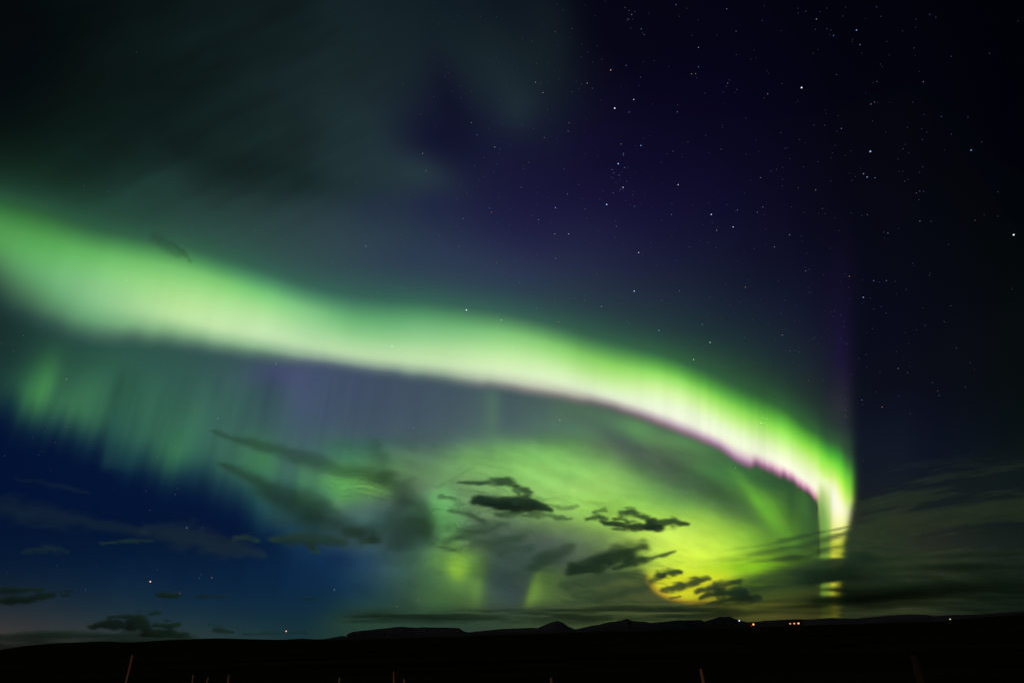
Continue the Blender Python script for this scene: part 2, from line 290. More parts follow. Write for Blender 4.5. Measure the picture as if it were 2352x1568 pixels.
    # the bright bowl of light above the horizon, its rim turning orange
    q = (np.abs((x-1640)/156)**3+np.abs((y-1278)/105)**3)**(1/3.)
    w = sig((1-q)/.018)*smooth(1292, 1345, y)*smooth(1720, 1640, x)
    rim = np.exp(-.5*((q-1.0)/.035)**2)*smooth(1300, 1350, y)*smooth(1680, 1600, x)
    out = smooth(.98, 1.06, q)*smooth(1300, 1340, y)*smooth(1420, 1480, x)*smooth(1640, 1560, x)
    c = c*(1-out[..., None])+np.array([70, 80, 46])*out[..., None]
    c = c*(1-.8*w[..., None])+np.array([222, 222, 36])*.8*w[..., None]
    c = c*(1-.6*rim[..., None])+np.array([176, 130, 34])*.6*rim[..., None]
    return c
def right_srgb(x, y):
    c = grid_color(np.maximum(x, 2075), y)
    for (bx, by, sx, sy, ln, r, g, b, s) in BLOBS:
        if bx < 1990: continue
        dx = x-bx; dy2 = y-by-ln*dx; w = s*np.exp(-.5*((dx/sx)**2+(dy2/sy)**2)); c = c*(1-w[..., None])+np.array([r, g, b])*w[..., None]
    return c
ARCMID = None
def arc_mid(x):
    return np.interp(x, ARCX, .5*(ARCV[:, 5, 0]+ARCV[:, 6, 0]))
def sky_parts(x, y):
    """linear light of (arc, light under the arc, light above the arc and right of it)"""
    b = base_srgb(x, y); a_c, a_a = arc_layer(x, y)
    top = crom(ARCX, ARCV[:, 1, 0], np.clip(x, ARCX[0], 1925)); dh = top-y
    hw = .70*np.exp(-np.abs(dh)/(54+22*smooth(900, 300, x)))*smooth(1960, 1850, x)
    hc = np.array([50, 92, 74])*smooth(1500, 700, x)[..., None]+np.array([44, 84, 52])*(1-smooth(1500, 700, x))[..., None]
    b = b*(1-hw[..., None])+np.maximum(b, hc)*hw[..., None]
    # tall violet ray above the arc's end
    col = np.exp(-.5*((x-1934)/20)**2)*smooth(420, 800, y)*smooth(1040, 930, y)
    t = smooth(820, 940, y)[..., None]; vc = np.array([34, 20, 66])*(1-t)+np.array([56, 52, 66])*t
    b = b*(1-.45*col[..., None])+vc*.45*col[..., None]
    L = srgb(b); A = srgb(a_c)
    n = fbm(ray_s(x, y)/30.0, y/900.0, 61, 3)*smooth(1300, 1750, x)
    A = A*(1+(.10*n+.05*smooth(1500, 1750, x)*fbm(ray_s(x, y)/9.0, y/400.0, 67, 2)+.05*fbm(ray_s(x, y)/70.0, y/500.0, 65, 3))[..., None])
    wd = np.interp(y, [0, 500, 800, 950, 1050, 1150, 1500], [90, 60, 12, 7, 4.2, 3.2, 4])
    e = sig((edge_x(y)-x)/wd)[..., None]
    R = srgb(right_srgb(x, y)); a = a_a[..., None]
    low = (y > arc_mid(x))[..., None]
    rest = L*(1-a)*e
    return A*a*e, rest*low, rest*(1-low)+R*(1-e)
# ---------------- clouds: optical depth over the picture plane ----------------
def warp(x, y, s, a, seed, ay=None):
    return x+a*fbm(x/s, y/s*1.6, seed, 4, .6), y+(a if ay is None else ay)*fbm(x/s+31, y/s*1.6+7, seed+5, 4, .6)
def blob_cloud(pts, wid, tau, seed=1, soft=.6, rough=8, scale=30, streak=0.0):
    def one(x, y):
        wx, wy = warp(x, y, scale*1.4, rough*1.2, seed, rough*.7)
        d = polyd(wx, wy, pts, wid)
        n = fbm(wx/(scale*.9), wy/(scale*.34), seed+9, 4, .6)+streak*.6*fbm(wx/90, wy/5.5, seed+13, 3)
        fld = 1.12-d*(.86 if soft < .9 else .74)+(.85 if soft < .95 else .5)*n
        return tau*(1.2*smooth(-.10, 1.05, fld)+.14*smooth(-.75, .5, fld))*smooth(2.3, 1.4, d)
    def f(x, y):          # smeared a little along its drift, as high cloud is
        k = min(1.15, (scale/34.0))
        return sum(one(x+a*k, y+b*k) for a, b in ((0, 0), (5.5, -1.3), (-5.5, 1.3), (2, 2.2), (-2, -2.2)))/5
    f.box = (min(p[0]-w*2.0 for p, w in zip(pts, wid))-rough*1.3-4, min(p[1]-w*2.0 for p, w in zip(pts, wid))-rough*1.3-4,
             max(p[0]+w*2.0 for p, w in zip(pts, wid))+rough*1.3+4, max(p[1]+w*2.0 for p, w in zip(pts, wid))+rough*1.3+4)
    return f

B = blob_cloud
def multi(*fs):
    def f(x, y):
        return sum(g(x, y) for g in fs)
    f.box = (min(g.box[0] for g in fs), min(g.box[1] for g in fs), max(g.box[2] for g in fs), max(g.box[3] for g in fs))
    return f
def waves(x, y):      # fine ripples on the underside of the long streak
    wx = x+14*fbm(x/80, y/40, 71, 3); wy = y-0.10*(x-860)-7*fbm(x/70, y/30, 73, 3)
    p = np.sin(2*np.pi*(wy/11.5+.9*fbm(x/60, y/50, 75, 3)))*(.55+fbm(x/34, y/16, 79, 2))
    env = (np.exp(-(((x-800)/85)**2))*smooth(1078, 1092, y-.05*(x-800))+.8*np.exp(-(((x-862)/40)**2)))*smooth(1066, 1082, y-.05*(x-800))*smooth(1158, 1125, y-.05*(x-800))
    return env*(.22+.5*p*(.5+fbm(x/40, y/22, 77, 2)))*.9
waves.box = (640, 1050, 980, 1180)
def bank(x, y):       # streaky cloud deck filling the low right sky
    v0 = y+.20*(x-1900)*smooth(2050, 1500, x)*smooth(1440, 1300, y)-.02*(x-1900)*smooth(1900, 2300, x)
    u = x+24*fbm(x/260, y/60, 81, 3); v = v0+7*fbm(x/150, y/34, 83, 3)
    n = fbm(u/170, v/13, 85, 4, .55); n2 = fbm(u/60, v/5, 88, 3, .55)
    top = np.interp(x, [1560, 1620, 1700, 1780, 1860, 2000, 2360], [1392, 1356, 1334, 1316, 1300, 1300, 1306])
    m = smooth(-22, 22, y-top+8*n2)*smooth(1575, 1640, x+(y-1350)*.5)
    t = m*np.clip(.7+1.7*n+.5*n2, .05, 3.0)
    def bar(cx, cy, sx, sy, a, sl=0): return a*np.exp(-.5*(((x-cx)/sx)**2+((y-cy-sl*(x-cx)+3*n2)/sy)**2))
    t = t+bar(2120,1352,150,12,3.2,-.02)+bar(1990,1308,90,5,2.0,-.05)+bar(2200,1276,180,3.2,1.8,-.03)+bar(1925,1354,26,3.2,2.6,.03)+bar(1960,1376,110,8,2.6,-.08)+bar(1820,1392,110,5,1.8,-.02)+bar(1700,1402,70,4,1.8)+bar(1900,1330,60,7,2.4,-.06)+bar(1690,1360,60,12,.9,-.1)+bar(2250,1300,120,5,1.4)+bar(1906,1382,60,10,2.2)+bar(1890,1322,70,8,1.5)
    # gaps: two bright windows on the foot of the arc, and long slits near the horizon
    g = 1.0*np.exp(-.5*(((x-1902)/22)**2+((y-1343+.12*(x-1902))/5.5)**2))+np.exp(-.5*(((x-1898)/17)**2+((y-1362)/4.8)**2))
    sl = bar(1760,1388,110,3.4,.8,-.03)+bar(1700,1398,30,3,.7)+bar(1840,1400,90,3,.6)+bar(1925,1392,40,4.5,.8)
    t = t*(.55+.45*smooth(1840, 1900, x))
    return np.clip(t*(1-np.clip(1.25*g, 0, 1))*(1-np.clip(sl, 0, .85)), 0, 5)*(1-.5*smooth(1405, 1425, y))
bank.box = (1480, 1215, 2420, 1470)
def foot(x, y):       # thin bars crossing the foot of the arc and fanning left over the glow
    v = y+(.17*(x-1900)+.10*np.clip(x-1900, -40, 60))*smooth(2060, 1940, x)+9*fbm(x/110, y/24, 91, 3); s = 0
    for (c_, w, a, xa) in [(1221,3.0,.7,1700),(1237,3.6,1.1,1760),(1243,7,.5,1640),(1262,4.5,1.3,1720),(1289,7,2.4,1690),(1306,9,2.4,1670),(1325,9,2.6,1650)]:
        s = s+a*(1 if c_ < 1280 else .38+.62*np.exp(-((x-1912)/55)**2)+.3*smooth(1940, 1990, x))*np.exp(-.5*((v-c_)/w)**2)*np.clip(1+1.3*fbm(x/60, y/9, 93+int(c_), 3), .1, 2.4)*smooth(xa-60, xa+110, x)
    h = .3*smooth(1225, 1290, y+.1*(x-1900))*smooth(1620, 1800, x)*smooth(1370, 1330, y)
    return np.clip(s*smooth(2120, 1960, x)+h*smooth(2200, 2000, x), 0, 4)*(1-.85*np.exp(-.5*(((x-1905)/30)**2+((y-1277)/5)**2)))*(1-.9*np.exp(-.5*(((x-1902)/24)**2+((y-1343)/6)**2)))*(1-.9*np.exp(-.5*(((x-1898)/18)**2+((y-1362)/5)**2)))
foot.box = (1560, 1160, 2220, 1390)
def veil(x, y):       # thin combed veil high on the right
    v = y+.26*(x-1960)-.00022*(x-1960)**2; n = fbm(x/260, v/26, 95, 4, .55)
    return smooth(1940, 1975, x)*smooth(1085, 1125, v)*smooth(1330, 1250, y)*np.clip(.35+1.7*n, 0, 1.5)*.7
veil.box = (1936, 900, 2420, 1340)
def horizon_bank(x, y):
    v = y-np.interp(x, [760, 1100, 1640, 1800], [1418, 1413, 1404, 1404])+5*fbm(x/130, y/20, 101, 3)
    n = fbm(x/120, y/7.0, 103, 4, .55)
    m = np.exp(-.5*(v/(9+5*smooth(1000, 1500, x)))**2)*smooth(750, 850, x)*smooth(1760, 1640, x)
    return 2.0*m*np.clip(.6+1.5*n, .03, 2)
horizon_bank.box = (740, 1375, 1780, 1450)
def left_bank(x, y):
    top = np.interp(x, [-40, 60, 150, 260, 350, 430, 520], [1458, 1452, 1449, 1452, 1446, 1456, 1480])
    v = y-top-5*fbm(x/70, y/25, 111, 4)
    return 2.2*smooth(-6, 10, v)*smooth(540, 400, x)*np.clip(.7+.6*fbm(x/90, y/9, 113, 4), .15, 2)
left_bank.box = (-60, 1420, 560, 1500)
def dome_cloud(x, y):   # broad pale grey veil whose round top lies under the two dark clouds
    wx, wy = warp(x, y, 70, 12, 121)
    q = np.hypot((wx-1290)/208, (wy-1312)/122)
    return .28*smooth(1.06, .86, q)*smooth(1395, 1320, y)*np.clip(1+.8*fbm(wx/110-wy/150, wy/30+wx/90, 123, 4), .2, 2)
dome_cloud.box = (960, 1170, 1510, 1400)
def fibre_veil(x, y):   # thin torn fibres over the middle of the glow
    wx, wy = warp(x, y, 60, 16, 131)
    a = np.clip(fbm((wx+wy*.5)/120, (wy-.18*wx)/11, 133, 5, .62), 0, 1)*2.2
    b = np.clip(fbm((wx-wy*.8)/70, (wy+.5*wx)/14, 137, 5, .62), 0, 1)*1.6
    m = np.exp(-.5*(((x-1070)/125)**2+((y-1165)/70)**2))*.75+np.exp(-.5*(((x-1040)/50)**2+((y-1240)/45)**2))*.5+.35*np.exp(-.5*(((x-1330)/110)**2+((y-1165)/25)**2))
    k = np.exp(-.5*(((x-1420)/110)**2+((y-1335)/45)**2))*.8
    return m*(a*smooth(980, 1120, x+.5*(y-1150))+b*smooth(1180, 1020, x))*.62+.16*m+k*a*.9
fibre_veil.box = (800, 1040, 1640, 1400)
CLOUDS = [
 ("cloud", "faint dark wisp slanting across the upper left fringe of the arc", multi(B([(352,545),(385,566),(410,583)],[9,12,7],.30,80,1.0,8,40),B([(400,560),(422,582),(438,604)],[3,5,2],.40,81,.95,4,24)), 11),
 ("cloud_veil", "thin fibrous veil torn into combed strands over the middle of the green glow", fibre_veil, 22.5),
 ("cloud", "dense dark lens-shaped cloud, darkest of the small ones, in front of the green glow", multi(
    B([(1088,1148),(1120,1150),(1150,1156),(1180,1158)],[8,12,17,15],3.57,1,.88,9,26),B([(1180,1157),(1215,1156),(1238,1163),(1262,1170)],[13,15,10,4],3.40,2,.88,8,24)), 16),
 ("cloud", "thin ragged dark arc of cloud just above the dense lens-shaped cloud", multi(
    B([(1052,1106),(1100,1112),(1135,1106),(1165,1104),(1195,1118),(1222,1130)],[2,5,6,8,6,3],1.7,3,.8,9,22),B([(1010,1142),(1046,1144)],[5,4],.8,4,.9,7,16),B([(1182,1120),(1190,1134)],[5,4],1.0,44,.9,5,14)), 17),
 ("cloud", "faint frayed wisps trailing below and right of the dense lens-shaped cloud", multi(
    B([(1140,1182),(1200,1180),(1252,1182),(1306,1192)],[5,5,6,3],.9,5,.9,9,18),B([(1252,1160),(1300,1167),(1330,1160)],[3,5,3],.55,6,.9,8,18)), 17.5),
 ("cloud", "knobbly dark cloud strung out over the yellow-green glow, with a hump on top", multi(
    B([(1380,1198),(1420,1206),(1460,1209),(1515,1212)],[3,10,9,5],2.55,7,.88,8,20),B([(1490,1206),(1540,1200),(1584,1203)],[8,10,2],2.21,8,.88,9,20),
    B([(1425,1178),(1450,1175),(1472,1186),(1500,1196)],[7,9,6,7],1.87,9,.88,8,18),B([(1346,1192),(1370,1187),(1392,1190)],[4,6,4],1.70,10,.88,5,16),B([(1408,1193),(1426,1190),(1440,1196)],[4,4,4],1.3,45,.8,5,12)), 18),
 ("cloud", "small faint puff above the left end of the knobbly cloud", B([(1366,1176),(1390,1170)],[4,5],.9,11,.8,5,14), 18.5),
 ("cloud", "broad dark diagonal cloud rising to the right beside the yellow glow", B([(1310,1308),(1370,1291),(1425,1271),(1478,1253)],[12,19,17,13],2.3,12,.8,12,34), 20),
 ("cloud", "long narrow dark cloud with a drawn-out tail reaching into the yellow glow", B([(1410,1304),(1448,1289),(1490,1281),(1552,1265)],[4,12,7,2],2.04,13,.88,8,26), 21),
 ("cloud", "soft dark smudge low inside the grey dome of cloud", multi(B([(1215,1300),(1260,1282),(1310,1258)],[14,16,12],1.0,14,.9,14,36),B([(1150,1270),(1210,1256)],[10,10],.4,15,.9,12,30)), 22),
 ("cloud", "small dark oval cloud at the upper left rim of the yellow bowl of light", multi(B([(1508,1320),(1535,1315),(1564,1314)],[6,8,4],2.55,16,.88,5,18),B([(1495,1336),(1520,1322)],[6,5],1.2,17,.9,8,14)), 26),
 ("cloud", "dark slanting cloud with curled left end inside the yellow bowl of light", multi(B([(1524,1355),(1560,1348),(1595,1335),(1630,1328)],[6,9,9,4],2.21,18,.88,6,16),B([(1540,1374),(1562,1368)],[2.5,2.5],1.1,19,.8,4,12)), 27),
 ("cloud", "fan of dark streaks at the right rim of the yellow bowl of light", multi(B([(1600,1358),(1640,1346),(1700,1336)],[4,7,8],2.2,20,.8,9,20),B([(1608,1372),(1650,1362),(1710,1356)],[4,8,10],2.4,21,.8,9,20),B([(1622,1386),(1680,1378),(1740,1370)],[3,8,10],2.2,22,.8,8,20)), 28),
 ("cloud", "streaky grey clouds under the diagonal cloud, left of the yellow bowl", multi(B([(1300,1340),(1380,1326),(1470,1318)],[10,14,8],0.7,23,.9,14,34,.7),B([(1330,1372),(1400,1366),(1490,1350)],[9,10,8],.6,24,.9,12,30,.7),B([(1290,1384),(1380,1382)],[4,6],.5,25,.9,8,24,.5)), 23),
 ("cloud", "long dark streak bending down to the right above the rippled patch", multi(B([(486,992),(560,1014),(640,1036),(700,1054),(767,1074),(845,1092),(886,1104),(923,1128),(955,1160),(976,1200)],[2,9,13,15,12,15,20,26,26,22],.62,26,1.0,12,60,.15),B([(862,1026),(872,1060),(886,1092)],[16,20,20],.4,62,1.0,12,40),B([(905,1150),(915,1200),(930,1236)],[22,40,44],.5,63,1.0,18,60,.2)), 12),
 ("cloud", "wavy ripples of thin cloud striping the small green patch", waves, 12.5),
 ("cloud", "dark elongated cloud swelling in its middle, below the bending streak", multi(B([(500,1062),(560,1088),(612,1116),(655,1140),(700,1156),(745,1180),(800,1206),(860,1228)],[2,11,17,24,30,24,20,14],.8,27,1.0,12,70),B([(600,1130),(660,1160),(720,1176)],[20,34,30],.42,72,1.0,14,80)), 13),
 ("cloud", "broad dim haze of cloud joining the bending streak and the dark olive cloud", multi(B([(700,1200),(800,1222),(900,1226),(980,1216)],[18,26,34,26],.6,29,1.0,20,60,.3),B([(990,1230),(1010,1200)],[20,16],.35,64,1.0,12,40)), 13.5),
 ("cloud", "slanting frayed dark green wisps just below and left of the dense lens-shaped cloud", multi(B([(1029,1172),(1070,1180),(1112,1196)],[3,6,4],.9,65,1.0,7,24),B([(1024,1246),(1070,1226),(1120,1212),(1170,1206)],[8,12,12,6],.65,66,1.0,12,36,.4),B([(1090,1248),(1140,1244),(1200,1232)],[10,14,8],.5,67,1.0,12,36,.3),B([(1010,1258),(1050,1262)],[3,3],.5,68,1.0,6,20)), 21.5),
 ("cloud", "dark olive cloud low at the foot of the left curtain", multi(B([(624,1238),(672,1235),(715,1238),(790,1246)],[3,12,13,8],1.3,30,.95,9,40),B([(716,1250),(730,1262)],[9,7],1.4,31,.8,7,20),B([(800,1222),(825,1222)],[10,9],.7,46,.9,7,20)), 19),
 ("cloud", "small grey cloud right of the dark olive cloud", B([(836,1244),(868,1240)],[6,8],.8,32,.8,8,22), 19.5),
 ("cloud", "faint flat cloud on blue sky left of the dark olive cloud", B([(540,1236),(572,1234),(592,1240)],[5,7,4],.7,33,.8,6,22), 20),
 ("cloud", "long thin grey streak slanting across the blue sky", multi(B([(-30,1162),(90,1178),(220,1204),(330,1220)],[22,22,14,10],.17,34,1.3,14,50,.2),B([(330,1218),(430,1232),(520,1256),(610,1272)],[12,26,20,8],.20,35,1.3,14,50,.2)), 15),
 ("cloud", "hair-thin faint streak high in the blue sky", B([(40,1100),(120,1112),(200,1130)],[4,6,3],.10,36,1.2,7,30,.4), 14),
 ("cloud", "faint flat-bottomed cloud low in the blue sky near the left edge", B([(52,1266),(100,1260),(160,1266)],[5,9,4],.35,37,.8,7,24), 24),
 ("cloud", "thin faint bar of cloud just under the long grey streak", B([(230,1246),(290,1243),(346,1240)],[2.5,4,4],.6,38,.8,5,20), 24),
 ("cloud", "upper of the two dark bars at the left edge", multi(B([(-30,1354),(40,1355),(98,1353)],[7,7,3],1.87,39,.88,5,22),B([(120,1359),(164,1358)],[2.5,2],.8,40,.8,4,16)), 34),
 ("cloud", "lower and thicker of the two dark bars at the left edge", multi(B([(-30,1380),(40,1378),(84,1373),(122,1368)],[8,9,7,4],2.38,41,.88,5,24),B([(140,1367),(160,1366)],[3,3],1.1,42,.8,3,12)), 34),
 ("cloud", "small dark almond-shaped cloud beside a pale star", B([(362,1366),(386,1366),(412,1366)],[3,6.5,3],1.87,43,.88,3,18), 36),
 ("cloud", "thin faint sliver of cloud right of the almond-shaped cloud", B([(450,1369),(516,1369)],[3,3],.9,47,.8,3,18), 36),
 ("cloud", "pale faint sliver of cloud alone in the dusk left of the horizon bank", B([(692,1374),(726,1375)],[3,3],.6,48,.8,3,18), 36),
 ("cloud", "lumpy dark cloud with a bulging knob standing over the left horizon", multi(B([(204,1440),(250,1432),(290,1438),(330,1442)],[4,10,9,6],2.21,49,.88,8,24),B([(296,1428),(322,1420),(340,1438),(338,1450)],[7,14,8,8],2.38,50,.88,7,20),B([(250,1418),(300,1416)],[3,4],1.8,51,.8,5,16),B([(330,1454),(390,1452),(430,1456)],[8,8,5],1.70,52,.88,6,20)), 48),
 ("cloud", "tiny dark puff above the bulging knob of cloud", B([(348,1409),(364,1406)],[4.5,3.5],1.53,53,.88,4,12), 48),
 ("cloud", "flat dark flakes right of the bulging knob of cloud", multi(B([(352,1434),(388,1437),(412,1434)],[4,5,4],1.7,54,.8,5,14),B([(376,1424),(392,1425)],[2,2],1.2,55,.8,3,10)), 48.5),
 ("cloud", "faint low scraps of cloud near the orange star", multi(B([(496,1448),(512,1446),(530,1450)],[5,6,3],1.2,56,.8,5,14),B([(480,1434),(506,1436)],[2,2],.8,57,.8,3,12),B([(560,1455),(700,1452)],[2.5,2.5],.6,58,.9,4,20)), 49),
 ("cloud_bank", "low dark green bank of cloud lying along the left horizon", left_bank, 52),
 ("cloud_bank", "long flat streaky bank of cloud just above the mountains", horizon_bank, 50),
 ("cloud_bank", "wide streaky deck of dark cloud filling the low right sky", bank, 40),
 ("cloud_bank", "thin dark bars of cloud crossing the foot of the arc", foot, 32),
 ("cloud_veil", "thin combed veil of cloud high in the right sky", veil, 14),
 ("cloud_veil", "broad grey veil with a rounded top below the dense lens-shaped cloud", dome_cloud, 21),
]

